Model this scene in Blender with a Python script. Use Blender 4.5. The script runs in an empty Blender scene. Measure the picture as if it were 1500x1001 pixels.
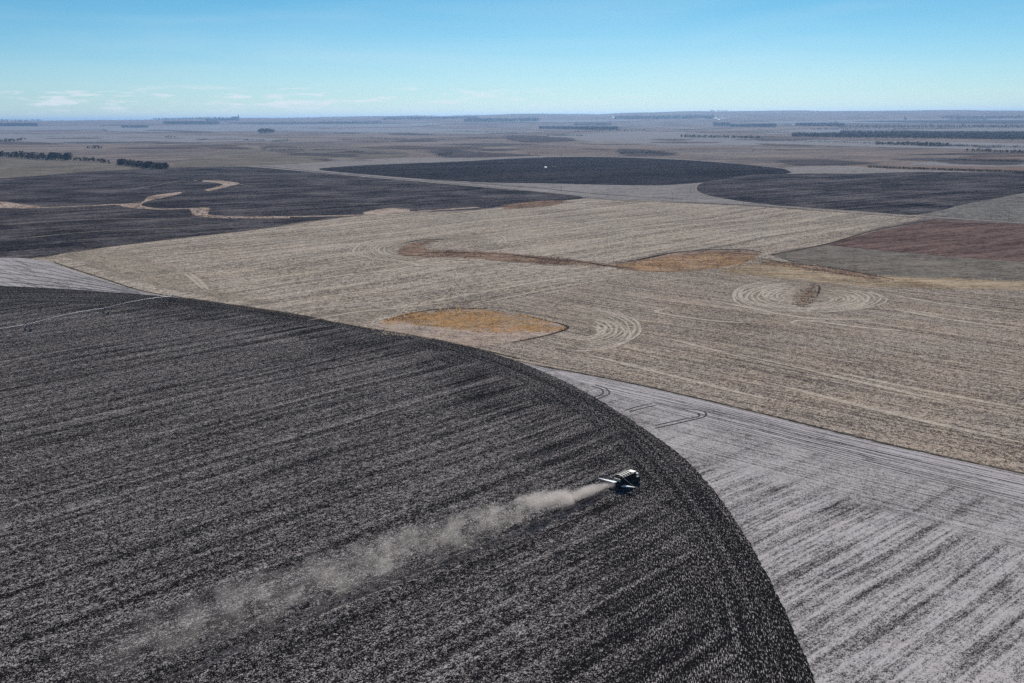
import bpy, bmesh, math, random
import numpy as np
from mathutils import Vector, Matrix
from mathutils.geometry import delaunay_2d_cdt

random.seed(7)
rng = np.random.default_rng(7)
SC = bpy.context.scene
COL = SC.collection

# ------------------------------------------------------------------ camera
CAM_H = 110.0
F = 1500.0                      # focal length in photo pixels (photo is 1500 wide)
HL, HR = 179.0, 166.0           # level line at the left and right edge of the photo
ROLL = math.atan((HR - HL) / 1500.0)
CR, SR = math.cos(ROLL), math.sin(ROLL)
PITCH = math.atan(-((HL + HR) / 2 - 500.5) * CR / F)
CP, SP = math.cos(PITCH), math.sin(PITCH)

cam_d = bpy.data.cameras.new('camera')
cam_d.sensor_width = 36.0
cam_d.lens = 36.0 * F / 1500.0
cam_d.clip_start = 1.0
cam_d.clip_end = 150000.0
cam = bpy.data.objects.new('camera', cam_d)
COL.objects.link(cam)
xl = Vector((1, 0, 0)); yl = Vector((0, SP, CP)); fw = Vector((0, CP, -SP))
cx = CR * xl + SR * yl
cy = -SR * xl + CR * yl
cz = -fw
cam.matrix_world = Matrix(((cx.x, cy.x, cz.x, 0), (cx.y, cy.y, cz.y, 0), (cx.z, cy.z, cz.z, CAM_H), (0, 0, 0, 1)))
SC.camera = cam

# ------------------------------------------------------------------ light
SUN_EL = math.radians(39.0)
SUN_AZ = math.radians(8.0)      # clockwise from +Y (straight ahead)
sun_dir = Vector((math.sin(SUN_AZ) * math.cos(SUN_EL), math.cos(SUN_AZ) * math.cos(SUN_EL), math.sin(SUN_EL)))
sd = bpy.data.lights.new('sun', 'SUN')
sd.energy = 4.4
sd.angle = math.radians(0.53)
sd.color = (1.0, 0.94, 0.86)
sun = bpy.data.objects.new('sun', sd)
COL.objects.link(sun)
sun.rotation_euler = (-sun_dir).to_track_quat('-Z', 'Y').to_euler()

SKY_STRENGTH = 0.085
HAZE_DENSITY = 3.1e-5
HAZE_COLOR = (0.42, 0.66, 1.0)

SC.view_settings.view_transform = 'Standard'
SC.view_settings.look = 'None'
SC.view_settings.exposure = 0.0
SC.view_settings.gamma = 1.0
SC.view_settings.use_curve_mapping = False
SC.cycles.use_denoising = False
SC.cycles.max_bounces = 6
SC.cycles.volume_bounces = 1
SC.cycles.transparent_max_bounces = 24
SC.cycles.volume_max_steps = 256


class N:
    """small node tree helper"""
    def __init__(s, tree):
        s.t = tree; s.n = tree.nodes; s.l = tree.links

    def node(s, typ, **kw):
        nd = s.n.new(typ)
        for k, v in kw.items():
            setattr(nd, k, v)
        return nd

    def put(s, sock, v):
        if isinstance(v, bpy.types.NodeSocket):
            s.l.new(v, sock)
        elif v is not None:
            try:
                sock.default_value = v
            except Exception:
                sock.default_value = (*v, 1.0)

    def math(s, op, a, b=None, c=None, clamp=False):
        nd = s.node('ShaderNodeMath', operation=op, use_clamp=clamp)
        s.put(nd.inputs[0], a)
        if b is not None: s.put(nd.inputs[1], b)
        if c is not None: s.put(nd.inputs[2], c)
        return nd.outputs[0]

    def vmath(s, op, a, b=None):
        nd = s.node('ShaderNodeVectorMath', operation=op)
        s.put(nd.inputs[0], a)
        if b is not None: s.put(nd.inputs[1], b)
        return nd.outputs['Value' if op in ('LENGTH', 'DISTANCE', 'DOT_PRODUCT') else 'Vector']

    def ramp(s, v, a, b, lo=0.0, hi=1.0, smooth=False):
        nd = s.node('ShaderNodeMapRange', clamp=True)
        if smooth: nd.interpolation_type = 'SMOOTHSTEP'
        s.put(nd.inputs[0], v)
        for i, q in ((1, a), (2, b), (3, lo), (4, hi)): s.put(nd.inputs[i], q)
        return nd.outputs[0]

    def mix(s, f, a, b, blend='MIX'):
        nd = s.node('ShaderNodeMix', data_type='RGBA', blend_type=blend)
        s.put(nd.inputs[0], f)
        for i, v in ((6, a), (7, b)):
            if isinstance(v, bpy.types.NodeSocket): s.l.new(v, nd.inputs[i])
            else: nd.inputs[i].default_value = (*v[:3], 1.0)
        return nd.outputs[2]

    def noise(s, vec, scale, detail=4.0, rough=0.6, dist=0.0):
        nd = s.node('ShaderNodeTexNoise')
        s.put(nd.inputs['Vector'], vec)
        nd.inputs['Scale'].default_value = scale
        nd.inputs['Detail'].default_value = detail
        nd.inputs['Roughness'].default_value = rough
        nd.inputs['Distortion'].default_value = dist
        return nd.outputs[0]

    def scale(s, vec, sc, loc=(0, 0, 0), rot=0.0):
        nd = s.node('ShaderNodeMapping')
        s.put(nd.inputs[0], vec)
        nd.inputs[1].default_value = loc
        nd.inputs[2].default_value = (0, 0, rot)
        nd.inputs[3].default_value = sc
        return nd.outputs[0]

    def sep(s, v):
        nd = s.node('ShaderNodeSeparateXYZ'); s.put(nd.inputs[0], v); return nd.outputs

    def comb(s, x, y, z=0.0):
        nd = s.node('ShaderNodeCombineXYZ')
        for i, q in enumerate((x, y, z)): s.put(nd.inputs[i], q)
        return nd.outputs[0]


# ------------------------------------------------------------------ world
world = bpy.data.worlds.new('World')
SC.world = world
world.use_nodes = True
w = N(world.node_tree)
for nd in list(w.n): w.n.remove(nd)
sky = w.node('ShaderNodeTexSky', sky_type='NISHITA')
sky.sun_disc = False
sky.sun_elevation = SUN_EL
sky.sun_rotation = SUN_AZ
sky.altitude = 500.0
sky.air_density = 1.0
sky.dust_density = 0.3
sky.ozone_density = 2.0
wtc = w.node('ShaderNodeTexCoord').outputs['Generated']
wx, wy, wz = w.sep(wtc)
tint = w.mix(w.ramp(wz, 0.0, 0.13), (0.66, 0.91, 1.20), (0.21, 0.63, 0.84))
tint = w.mix(w.ramp(wz, 0.13, 0.5), tint, (0.40, 0.68, 0.95))
skyc = w.mix(1.0, sky.outputs[0], tint, 'MULTIPLY')
# small thin clouds low over the horizon, and a faint veil
az = w.math('ARCTAN2', wx, wy)
cv = w.comb(w.math('MULTIPLY', az, 26.0), w.math('MULTIPLY', wz, 190.0), 3.7)
cn = w.noise(cv, 1.0, 5.0, 0.62)
band = w.math('MULTIPLY', w.ramp(wz, 0.004, 0.014, smooth=True), w.ramp(wz, 0.036, 0.019, smooth=True))
side = w.ramp(az, 0.16, -0.08, 0.10, 1.0)
cm = w.math('MULTIPLY', w.math('MULTIPLY', w.ramp(cn, 0.49, 0.61, smooth=True), band), side)
vn = w.noise(w.comb(w.math('MULTIPLY', az, 3.0), w.math('MULTIPLY', wz, 30.0), 1.2), 1.0, 4.0, 0.55, 0.4)
veil = w.math('MULTIPLY', w.ramp(vn, 0.42, 0.75), w.math('MULTIPLY', w.ramp(wz, 0.0, 0.03), w.ramp(wz, 0.5, 0.05)))
cm2 = w.math('MAXIMUM', w.math('MULTIPLY', cm, 0.8), w.math('MULTIPLY', veil, 0.16))
skyc = w.mix(cm2, skyc, (9.5, 10.2, 10.6))
bg = w.node('ShaderNodeBackground')
w.l.new(skyc, bg.inputs[0]); bg.inputs[1].default_value = SKY_STRENGTH
wo = w.node('ShaderNodeOutputWorld'); w.l.new(bg.outputs[0], wo.inputs[0])

# ------------------------------------------------------------------ terrain maths
sky_px = np.array([-3000, -400, 0, 60, 100, 140, 200, 230, 290, 345, 420, 470, 560, 600, 660, 740, 800, 860, 900, 960, 1040, 1100, 1160, 1200, 1230, 1270, 1400, 1500, 1900, 4000], float)
sky_py = np.array([178, 178, 177, 176.5, 177, 177, 176, 175.5, 174, 174, 173.3, 172.3, 171.5, 170.5, 170, 168.5, 168, 168, 166.3, 165.3, 163.6, 163, 163.3, 164, 163.6, 162.8, 163, 163, 164, 166], float)
WAVES = []
for lam, amp, r0, r1 in ((900, 1.1, 1700, 3600), (1500, 1.6, 1900, 4200), (2600, 2.6, 2400, 6000), (3800, 4.5, 4000, 9000), (6500, 8, 6000, 14000), (9500, 12, 9000, 20000)):
    for k in range(3):
        a = random.uniform(0, 2 * math.pi)
        WAVES.append((2 * math.pi / (lam * random.uniform(.8, 1.25)), math.cos(a), math.sin(a), random.uniform(0, 6.28), amp * .6, r0, r1))


def sstep(a, b, x):
    t = np.clip((x - a) / (b - a), 0, 1)
    return t * t * (3 - 2 * t)


def height(x, y):
    x = np.asarray(x, float); y = np.asarray(y, float)
    r = np.hypot(x, y)
    z = np.zeros_like(r)
    for k, cxx, cyy, ph, amp, r0, r1 in WAVES:
        z += amp * sstep(r0, r1, r) * np.sin(k * (x * cxx + y * cyy) + ph)
    # long rise to the skyline ridges
    yy = np.where(y > 100, y, 100)
    px = np.where(y > 0, 750 + F * CP * x / yy, 750 + 2500 * np.sign(x))
    lev = HL + (HR - HL) * np.clip(px, -500, 2000) / 1500
    top = CAM_H + (lev - np.interp(px, sky_px, sky_py)) * 23000 / F
    wob = 1 + .10 * np.sin(px * .031 + r * .0004) + .06 * np.sin(px * .083 + 1 + r * .0011)
    top2 = top * wob
    q = sstep(10000, 23000, r)
    z = z * (1 - .85 * q) + q * (top * .55 + top2 * .45) * (1 - .35 * sstep(24000, 42000, r))
    return z


def ray(px, py):
    x = px - 750.0; y = -(py - 500.5)
    X = x * CR - y * SR; Y = x * SR + y * CR
    return X, F * CP + Y * SP, -F * SP + Y * CP


def G(px, py):
    """photo pixel -> world point on the terrain"""
    X, W, U = ray(float(px), float(py))
    n = math.hypot(X, W)
    if U / n < -0.06:
        t = CAM_H / -U
        return (X * t, W * t, 0.0)
    ds = np.geomspace(900, 60000, 380)
    ts = ds / n
    zz = CAM_H + U * ts - height(X * ts, W * ts)
    i = np.argmax(zz < 0)
    if zz[i] >= 0: i = len(ds) - 1
    i = max(i, 1)
    f = zz[i - 1] / (zz[i - 1] - zz[i]) if zz[i] < 0 else 1.0
    t = ts[i - 1] + (ts[i] - ts[i - 1]) * f
    return (X * t, W * t, float(height(X * t, W * t)))


def lift(x, y, layer):
    r = math.hypot(x, y)
    return float(height(x, y)) + layer * (0.04 + 0.00022 * max(0.0, r - 1300))


# ------------------------------------------------------------------ object helpers
def tag(o, label=None, cat=None, group=None, kind=None):
    if label: o['label'] = label
    if cat: o['category'] = cat
    if group: o['group'] = group
    if kind: o['kind'] = kind
    return o


def link_mesh(name, verts, faces, mat=None, parent=None, smooth=False):
    me = bpy.data.meshes.new(name)
    me.from_pydata(verts, [], faces)
    if mat: me.materials.append(mat)
    if smooth: me.polygons.foreach_set('use_smooth', [True] * len(me.polygons))
    me.update()
    o = bpy.data.objects.new(name, me)
    COL.objects.link(o)
    if parent: o.parent = parent
    return o


def empty(name, loc, rz=0.0):
    o = bpy.data.objects.new(name, None)
    COL.objects.link(o)
    o.location = loc
    o.rotation_euler = (0, 0, rz)
    o.empty_display_size = 0.5
    return o


def copy_tree(o, parent=None):
    c = o.copy()
    COL.objects.link(c)
    if parent: c.parent = parent
    for ch in list(o.children):
        copy_tree(ch, c)
    return c


class MB:
    """collects simple solids into one mesh"""
    def __init__(s): s.v = []; s.f = []

    def add(s, vs, fs):
        b = len(s.v); s.v += [tuple(v) for v in vs]; s.f += [tuple(b + i for i in f) for f in fs]

    def box(s, x0, x1, y0, y1, z0, z1, tx=0.0, ty=0.0):
        """box; tx/ty shrink the top on each side"""
        vs = [(x0, y0, z0), (x1, y0, z0), (x1, y1, z0), (x0, y1, z0),
              (x0 + tx, y0 + ty, z1), (x1 - tx, y0 + ty, z1), (x1 - tx, y1 - ty, z1), (x0 + tx, y1 - ty, z1)]
        s.add(vs, [(0, 3, 2, 1), (4, 5, 6, 7), (0, 1, 5, 4), (1, 2, 6, 5), (2, 3, 7, 6), (3, 0, 4, 7)])
        return s

    def rod(s, a, b, ra, rb=None, n=8, cap=True):
        rb = ra if rb is None else rb
        a = Vector(a); b = Vector(b); d = (b - a).normalized()
        u = d.orthogonal().normalized(); w_ = d.cross(u)
        vs = []
        for p, r in ((a, ra), (b, rb)):
            for k in range(n):
                t = 2 * math.pi * k / n
                vs.append(p + (u * math.cos(t) + w_ * math.sin(t)) * r)
        fs = [(k, (k + 1) % n, n + (k + 1) % n, n + k) for k in range(n)]
        if cap: fs += [tuple(range(n - 1, -1, -1)), tuple(range(n, 2 * n))]
        s.add(vs, fs); return s

    def lathe(s, prof, axis, c, n=20):
        """closed ring profile [(offset along axis, radius)] turned round axis y or z through c"""
        m = len(prof); vs = []
        for k in range(n):
            t = 2 * math.pi * k / n
            for (o_, r) in prof:
                if axis == 'y': vs.append((c[0] + r * math.cos(t), c[1] + o_, c[2] + r * math.sin(t)))
                else: vs.append((c[0] + r * math.cos(t), c[1] + r * math.sin(t), c[2] + o_))
        fs = []
        for k in range(n):
            k2 = (k + 1) % n
            for j in range(m):
                j2 = (j + 1) % m
                fs.append((k * m + j, k * m + j2, k2 * m + j2, k2 * m + j))
        s.add(vs, fs); return s

    def build(s, name, mat, parent=None, smooth=False):
        return link_mesh(name, s.v, s.f, mat, parent, smooth)


# ------------------------------------------------------------------ materials
def new_mat(name):
    m = bpy.data.materials.new(name)
    m.use_nodes = True
    n = N(m.node_tree)
    for nd in list(n.n): n.n.remove(nd)
    out = n.node('ShaderNodeOutputMaterial')
    return m, n, out


def simple_mat(name, col, rough=0.6, metal=0.0, var=0.12, scale=2.0, spec=0.4):
    m, n, out = new_mat(name)
    tc = n.node('ShaderNodeTexCoord').outputs['Object']
    nz = n.noise(tc, scale, 5, 0.65)
    c = n.mix(n.ramp(nz, .3, .7), tuple(k * (1 - var) for k in col), tuple(min(1, k * (1 + var)) for k in col))
    b = n.node('ShaderNodeBsdfPrincipled')
    n.put(b.inputs['Base Color'], c)
    n.put(b.inputs['Roughness'], n.ramp(nz, 0, 1, max(0.05, rough - .12), min(1, rough + .12)))
    b.inputs['Metallic'].default_value = metal
    b.inputs['Specular IOR Level'].default_value = spec
    n.l.new(b.outputs[0], out.inputs[0])
    return m


def blade_mat(name, col, var=.3, trans=.55):
    """dry grass and weeds: thin blades that let sunlight through"""
    m, n, out = new_mat(name)
    oc = n.node('ShaderNodeTexCoord').outputs['Object']
    nz = n.noise(oc, .3, 5, .65)
    c = n.mix(n.ramp(nz, .3, .7), tuple(k * (1 - var) for k in col), tuple(min(1, k * (1 + var)) for k in col))
    d = n.node('ShaderNodeBsdfDiffuse'); n.put(d.inputs[0], c)
    t = n.node('ShaderNodeBsdfTranslucent'); n.put(t.inputs[0], c)
    mx = n.node('ShaderNodeMixShader'); mx.inputs[0].default_value = trans
    n.l.new(d.outputs[0], mx.inputs[1]); n.l.new(t.outputs[0], mx.inputs[2]); n.l.new(mx.outputs[0], out.inputs[0])
    return m


CENTRE = (-343.0, 244.0)
RIM = 406.0


def field_mat(name, soil, straw, ang=47.0, speck=0.9, aniso=2.5, cover=0.0, contrast=5.0, streak=0.35,
              streak_w=3.0, streak_l=90.0, macro=0.15, macro_s=70.0, tint=(1, 1, 1), polar=None,
              feather=None, rows=0.0, row_w=0.76, bump=0.35, detail=6.0, rough_n=0.78, head=None, seed=0.0,
              blot=None, passes=None, warp=(90.0, 6.0), relief=None, hue=0.25, opac=1.0, broken=0.55):
    """bare or stubble ground: soil and straw colours broken up at many sizes, drawn out along the rows"""
    m, n, out = new_mat(name)
    pos = n.node('ShaderNodeNewGeometry').outputs['Position']
    sx, sy, sz = n.sep(pos)
    flat = n.comb(sx, sy, seed)
    wrp = n.noise(flat, 1 / warp[0], 2, 0.5)
    ax = math.radians(ang)
    u = n.math('ADD', n.math('MULTIPLY', sx, math.cos(ax)), n.math('MULTIPLY', sy, math.sin(ax)))
    v = n.math('ADD', n.math('MULTIPLY', sx, -math.sin(ax)), n.math('MULTIPLY', sy, math.cos(ax)))
    v = n.math('ADD', v, n.math('MULTIPLY', wrp, warp[1]))

    def layers(u, v, sd):
        fs = []
        for mul, wt, an in ((0.30, .50, 1.0 + (aniso - 1) * .35), (0.75, .34, 1.0 + (aniso - 1) * .7), (2.3, .16, aniso)):
            q = n.noise(n.comb(n.math('MULTIPLY', u, 1 / (speck * mul * an)), n.math('MULTIPLY', v, 1 / (speck * mul)), sd + mul * 7), 1.0, 1.5, .6)
            fs.append(n.math('MULTIPLY', q, wt))
        fine = n.math('ADD', n.math('ADD', fs[0], fs[1]), fs[2])
        st = n.noise(n.comb(n.math('MULTIPLY', u, 1 / streak_l), n.math('MULTIPLY', v, 1 / streak_w), sd + 5), 1.0, 3.5, 0.62)
        return fine, st
    fine, st = layers(u, v, seed + 1.3)
    mac = n.noise(flat, 1 / macro_s, 3, 0.6, 0.3)
    if polar:
        # rows that follow the rim of the pivot circle, as a headland
        dx = n.math('SUBTRACT', sx, CENTRE[0]); dy = n.math('SUBTRACT', sy, CENTRE[1])
        rr = n.math('SQRT', n.math('ADD', n.math('MULTIPLY', dx, dx), n.math('MULTIPLY', dy, dy)))
        th = n.math('MULTIPLY', n.math('ARCTAN2', dy, dx), RIM)
        f2, s2 = layers(th, rr, seed + 9.1)
        row2 = n.noise(n.comb(n.math('MULTIPLY', th, 1 / 1.5), n.math('MULTIPLY', rr, 1 / 0.20), seed + 3), 1.0, 2.0, 0.6)
        f2 = n.math('ADD', n.math('MULTIPLY', f2, 0.42), n.math('MULTIPLY', row2, 0.58))
        wv = n.math('ADD', rr, n.math('MULTIPLY', n.math('SUBTRACT', n.noise(flat, 1 / 25.0, 3, .6), .5), 60.0))
        hw = n.ramp(wv, RIM - polar * 1.9, RIM - polar * 0.5, smooth=True)
        hw2 = n.ramp(wv, RIM - polar * .75, RIM - polar * .45, smooth=True)
        fine = n.math('ADD', n.math('MULTIPLY', fine, n.math('SUBTRACT', 1.0, hw)), n.math('MULTIPLY', f2, hw))
        st = n.math('ADD', n.math('MULTIPLY', st, n.math('SUBTRACT', 1.0, hw2)), n.math('MULTIPLY', n.math('SUBTRACT', s2, 0.16), hw2))
    if rows:
        wvz = n.math('SINE', n.math('MULTIPLY', v, 2 * math.pi / row_w))
        fine = n.math('ADD', fine, n.math('MULTIPLY', wvz, rows * 0.06))
    if passes:
        # darker wheelings at every working width
        pw = n.math('ADD', v, n.math('MULTIPLY', n.noise(n.comb(n.math('MULTIPLY', u, .02), n.math('MULTIPLY', v, .05), 4.0), 1.0, 3, .6), 5.0))
        pl = n.math('POWER', n.math('ADD', .5, n.math('MULTIPLY', n.math('SINE', n.math('MULTIPLY', pw, 2 * math.pi / passes[0])), .5)), 5.0)
        wheel_dark = n.math('MULTIPLY', pl, n.math('MULTIPLY', passes[1], n.ramp(n.noise(n.comb(n.math('MULTIPLY', u, .012), n.math('MULTIPLY', v, .04), 8.0), 1.0, 3, .6), .32, .6)))
        if polar: wheel_dark = n.math('MULTIPLY', wheel_dark, n.math('SUBTRACT', 1.0, hw2))
    if head:
        # a headland worked along another bearing, beyond an offset line: (angle, nx, ny, d0, d1)
        hang, hx, hy, d0, d1 = head
        a2 = math.radians(hang)
        uh = n.math('ADD', n.math('MULTIPLY', sx, math.cos(a2)), n.math('MULTIPLY', sy, math.sin(a2)))
        vh = n.math('ADD', n.math('MULTIPLY', sx, -math.sin(a2)), n.math('MULTIPLY', sy, math.cos(a2)))
        f3, s3 = layers(uh, vh, seed + 17.0)
        dd = n.math('ADD', n.math('MULTIPLY', sx, hx), n.math('MULTIPLY', sy, hy))
        hw = n.ramp(n.math('ADD', dd, n.math('MULTIPLY', n.noise(flat, .08, 3, .6), 6.0)), d0, d1, smooth=True)
        tracks = n.noise(n.comb(n.math('MULTIPLY', uh, 1 / 130.0), n.math('MULTIPLY', vh, 1 / 0.9), 2.2), 1.0, 2.5, 0.6)
        s3 = n.math('ADD', n.math('MULTIPLY', s3, 0.35), n.math('MULTIPLY', tracks, 0.65))
        fine = n.math('ADD', n.math('MULTIPLY', fine, n.math('SUBTRACT', 1.0, hw)), n.math('MULTIPLY', f3, hw))
        st = n.math('ADD', n.math('MULTIPLY', st, n.math('SUBTRACT', 1.0, hw)), n.math('MULTIPLY', s3, hw))
    s_ = n.math('ADD', n.math('MULTIPLY', n.math('SUBTRACT', fine, 0.5), contrast * 1.7),
                n.math('MULTIPLY', n.math('SUBTRACT', st, 0.5), streak * 8))
    s_ = n.math('ADD', s_, n.math('MULTIPLY', n.math('SUBTRACT', mac, 0.5), macro * 8))
    if passes: s_ = n.math('SUBTRACT', s_, wheel_dark)
    fac = n.math('ADD', s_, 0.5 + cover, clamp=True)
    col = n.mix(fac, soil, straw)
    hn = n.noise(flat, 1 / (macro_s * .6), 3, .6)
    col = n.mix(n.math('MULTIPLY', n.ramp(hn, .35, .7), hue), col, n.mix(1.0, col, (1.10, .97, .84), 'MULTIPLY'))
    if blot:
        bn = n.noise(n.comb(sx, sy, seed + 31), 1 / blot[1], 4, .6, .5)
        col = n.mix(n.math('MULTIPLY', n.ramp(bn, .52, .70, smooth=True), blot[2]), col, n.mix(1.0, col, blot[0], 'MULTIPLY'))
    b = n.node('ShaderNodeBsdfPrincipled')
    n.put(b.inputs['Base Color'], col)
    b.inputs['Roughness'].default_value = 0.95
    b.inputs['Specular IOR Level'].default_value = 0.0
    if bump:
        bp = n.node('ShaderNodeBump')
        bp.inputs['Strength'].default_value = bump
        bp.inputs['Distance'].default_value = 0.25
        n.put(bp.inputs['Height'], fine)
        n.l.new(bp.outputs[0], b.inputs['Normal'])
    if relief:
        rn = n.noise(flat, 1 / relief[0], 5, .62, .6)
        bp2 = n.node('ShaderNodeBump')
        bp2.inputs['Strength'].default_value = 1.0
        bp2.inputs['Distance'].default_value = relief[1]
        n.put(bp2.inputs['Height'], rn)
        n.l.new(bp2.outputs[0], b.inputs['Normal'])
    if feather:
        at = n.node('ShaderNodeAttribute', attribute_name='edge')
        e = n.ramp(at.outputs['Fac'], 0.0, feather)
        k1 = n.noise(n.comb(n.math('MULTIPLY', u, 1 / (feather * 2.2)), n.math('MULTIPLY', v, 1 / (feather * .7)), seed), 1.0, 6, .72)
        a = n.math('ADD', e, n.math('MULTIPLY', n.math('SUBTRACT', k1, broken), 4.2))
        a = n.math('MULTIPLY', n.math('MULTIPLY', n.ramp(a, 0.1, .75), n.ramp(e, 0.0, .25)), opac)
        tr = n.node('ShaderNodeBsdfTransparent')
        mx = n.node('ShaderNodeMixShader')
        n.put(mx.inputs[0], a)
        n.l.new(tr.outputs[0], mx.inputs[1]); n.l.new(b.outputs[0], mx.inputs[2])
        n.l.new(mx.outputs[0], out.inputs[0])
    else:
        n.l.new(b.outputs[0], out.inputs[0])
    return m


# ------------------------------------------------------------------ patches of land
def densify(pts, closed=True, step=6.0, smooth=True):
    P = [np.array(p, float) for p in pts]
    n = len(P); outp = []
    rngi = range(n if closed else n - 1)
    for i in rngi:
        p1, p2 = P[i], P[(i + 1) % n]
        p0 = P[(i - 1) % n] if closed or i > 0 else p1
        p3 = P[(i + 2) % n] if closed or i < n - 2 else p2
        k = max(1, int(np.linalg.norm(p2 - p1) / step))
        for j in range(k):
            t = j / k
            if smooth:
                q = .5 * ((2 * p1) + (-p0 + p2) * t + (2 * p0 - 5 * p1 + 4 * p2 - p3) * t * t + (-p0 + 3 * p1 - 3 * p2 + p3) * t ** 3)
            else:
                q = p1 + (p2 - p1) * t
            outp.append(q)
    if not closed: outp.append(P[-1])
    return np.array(outp)


def seg_dist(P, A):
    """distance of every point in P to the closed outline A"""
    B = np.roll(A, -1, axis=0); d = np.full(len(P), 1e9)
    for a, b in zip(A, B):
        ab = b - a; L = (ab ** 2).sum()
        if L < 1e-9: continue
        t = np.clip(((P - a) @ ab) / L, 0, 1)
        d = np.minimum(d, np.linalg.norm(P - (a + t[:, None] * ab), axis=1))
    return d


def inside(P, A):
    c = np.zeros(len(P), bool); j = len(A) - 1
    for i in range(len(A)):
        yi, yj = A[i, 1], A[j, 1]
        if yi != yj:
            m = ((yi > P[:, 1]) != (yj > P[:, 1])) & (P[:, 0] < (A[j, 0] - A[i, 0]) * (P[:, 1] - yi) / (yj - yi) + A[i, 0])
            c ^= m
        j = i
    return c


def patch(name, pts, mat, layer, smooth=True, jitter=0.25, sx=14.0, sy=3.0, step=6.0, label=None):
    """a sheet of land traced on the terrain (pts are photo pixels)"""
    O = densify(pts, True, step, smooth)
    O = O + rng.normal(0, jitter, O.shape) * np.array([1.0, .35])
    # thin out duplicates
    x0, y0 = O.min(0); x1, y1 = O.max(0)
    gx = np.arange(x0 + sx * .5, x1, sx); gy = np.arange(y0 + sy * .5, y1, sy)
    I = np.array([(a + (sx * .5 if k % 2 else 0), b) for k, b in enumerate(gy) for a in gx]) if len(gx) and len(gy) else np.zeros((0, 2))
    if len(I):
        S = np.array([sy / sx, 1.0])
        I = I[inside(I, O)]
        if len(I): I = I[seg_dist(I * S, O * S) > sy * .35]
    allp = np.vstack([O, I]) if len(I) else O
    S = np.array([sy / sx, 1.0])
    vs = [Vector(p) for p in (allp * S)]
    n = len(O)
    res = delaunay_2d_cdt(vs, [], [list(range(n))], 1, 1e-5)
    v2 = np.array([(v.x, v.y) for v in res[0]]) / S
    W = [G(a, b) for a, b in v2]
    verts = [(x, y, lift(x, y, layer)) for x, y, z in W]
    faces = [tuple(f) for f in res[2]]
    # keep every face turned up
    out = []
    for f in faces:
        a, b, c = (verts[i] for i in f[:3])
        cr = (b[0] - a[0]) * (c[1] - a[1]) - (b[1] - a[1]) * (c[0] - a[0])
        out.append(f if cr > 0 else tuple(reversed(f)))
    o = link_mesh(name, verts, out, mat)
    Wg = np.array([(x, y) for x, y, z in W])
    Og = np.array([G(a, b)[:2] for a, b in O])
    e = seg_dist(Wg, Og)
    at = o.data.attributes.new('edge', 'FLOAT', 'POINT')
    at.data.foreach_set('value', e.astype(np.float32))
    tag(o, label, kind='structure')
    return o


def ribbon(name, pts, width, mat, layer, step=5.0, smooth=True, label=None, taper=0.0):
    """a narrow strip of ground following a line; width in metres"""
    O = densify(pts, False, step, smooth)
    P = np.array([G(a, b)[:2] for a, b in O])
    T = np.gradient(P, axis=0); T /= np.linalg.norm(T, axis=1)[:, None] + 1e-9
    Nn = np.c_[-T[:, 1], T[:, 0]]
    verts, e = [], []
    m = len(P)
    for i in range(m):
        wv = width * (1 + rng.normal(0, .05))
        if taper: wv *= min(1, .25 + i / (m * taper), .25 + (m - 1 - i) / (m * taper))
        for k, s in enumerate((-.5, -.17, .17, .5)):
            q = P[i] + Nn[i] * wv * s
            verts.append((q[0], q[1], lift(q[0], q[1], layer)))
            e.append(0.0 if k in (0, 3) else wv * .33)
    faces = [(4 * i + k, 4 * i + k + 4, 4 * i + k + 5, 4 * i + k + 1) for i in range(m - 1) for k in range(3)]
    faces = [tuple(reversed(f)) for f in faces]
    o = link_mesh(name, verts, faces, mat)
    at = o.data.attributes.new('edge', 'FLOAT', 'POINT')
    at.data.foreach_set('value', np.array(e, np.float32))
    tag(o, label, kind='structure')
    return o


# base ground: one sheet out past the skyline
M_PASTURE = field_mat('pasture_ground', (0.105, 0.09, 0.088), (0.27, 0.23, 0.20), ang=20, speck=9, aniso=3, contrast=3.2, streak=.25,
                      streak_w=60, streak_l=600, macro=.30, macro_s=700, bump=0, blot=((.60, .57, .62), 420, .8), hue=.7, relief=(260, 26))


def build_ground():
    front = np.radians(np.arange(-42, 42.01, 0.35))
    back = np.radians(np.arange(45, 316, 4.5))
    ang = np.concatenate([front, back])
    rad = np.concatenate([[30, 120, 400, 900, 1400], np.geomspace(1700, 60000, 230)])
    verts = [(0, 0, 0)]
    A, R = np.meshgrid(ang, rad)
    X = R * np.sin(A); Y = R * np.cos(A); Z = height(X, Y)
    verts += list(zip(X.ravel().tolist(), Y.ravel().tolist(), Z.ravel().tolist()))
    na = len(ang); faces = []
    for k in range(na):
        faces.append((0, 1 + (k + 1) % na, 1 + k))
    for j in range(len(rad) - 1):
        b = 1 + j * na
        for k in range(na):
            k2 = (k + 1) % na
            faces.append((b + k, b + k2, b + na + k2, b + na + k))
    faces = [tuple(reversed(f)) if i >= na else f for i, f in enumerate(faces)]
    me = bpy.data.meshes.new('ground')
    me.from_pydata(verts, [], faces)
    bm = bmesh.new(); bm.from_mesh(me); bmesh.ops.recalc_face_normals(bm, faces=bm.faces)
    bm.faces.ensure_lookup_table()
    if bm.faces[0].normal.z < 0: bmesh.ops.reverse_faces(bm, faces=bm.faces)
    bm.to_mesh(me); bm.free()
    me.polygons.foreach_set('use_smooth', [True] * len(me.polygons))
    me.materials.append(M_PASTURE)
    o = bpy.data.objects.new('ground', me)
    COL.objects.link(o)
    tag(o, kind='structure')
    return o


build_ground()

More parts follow.
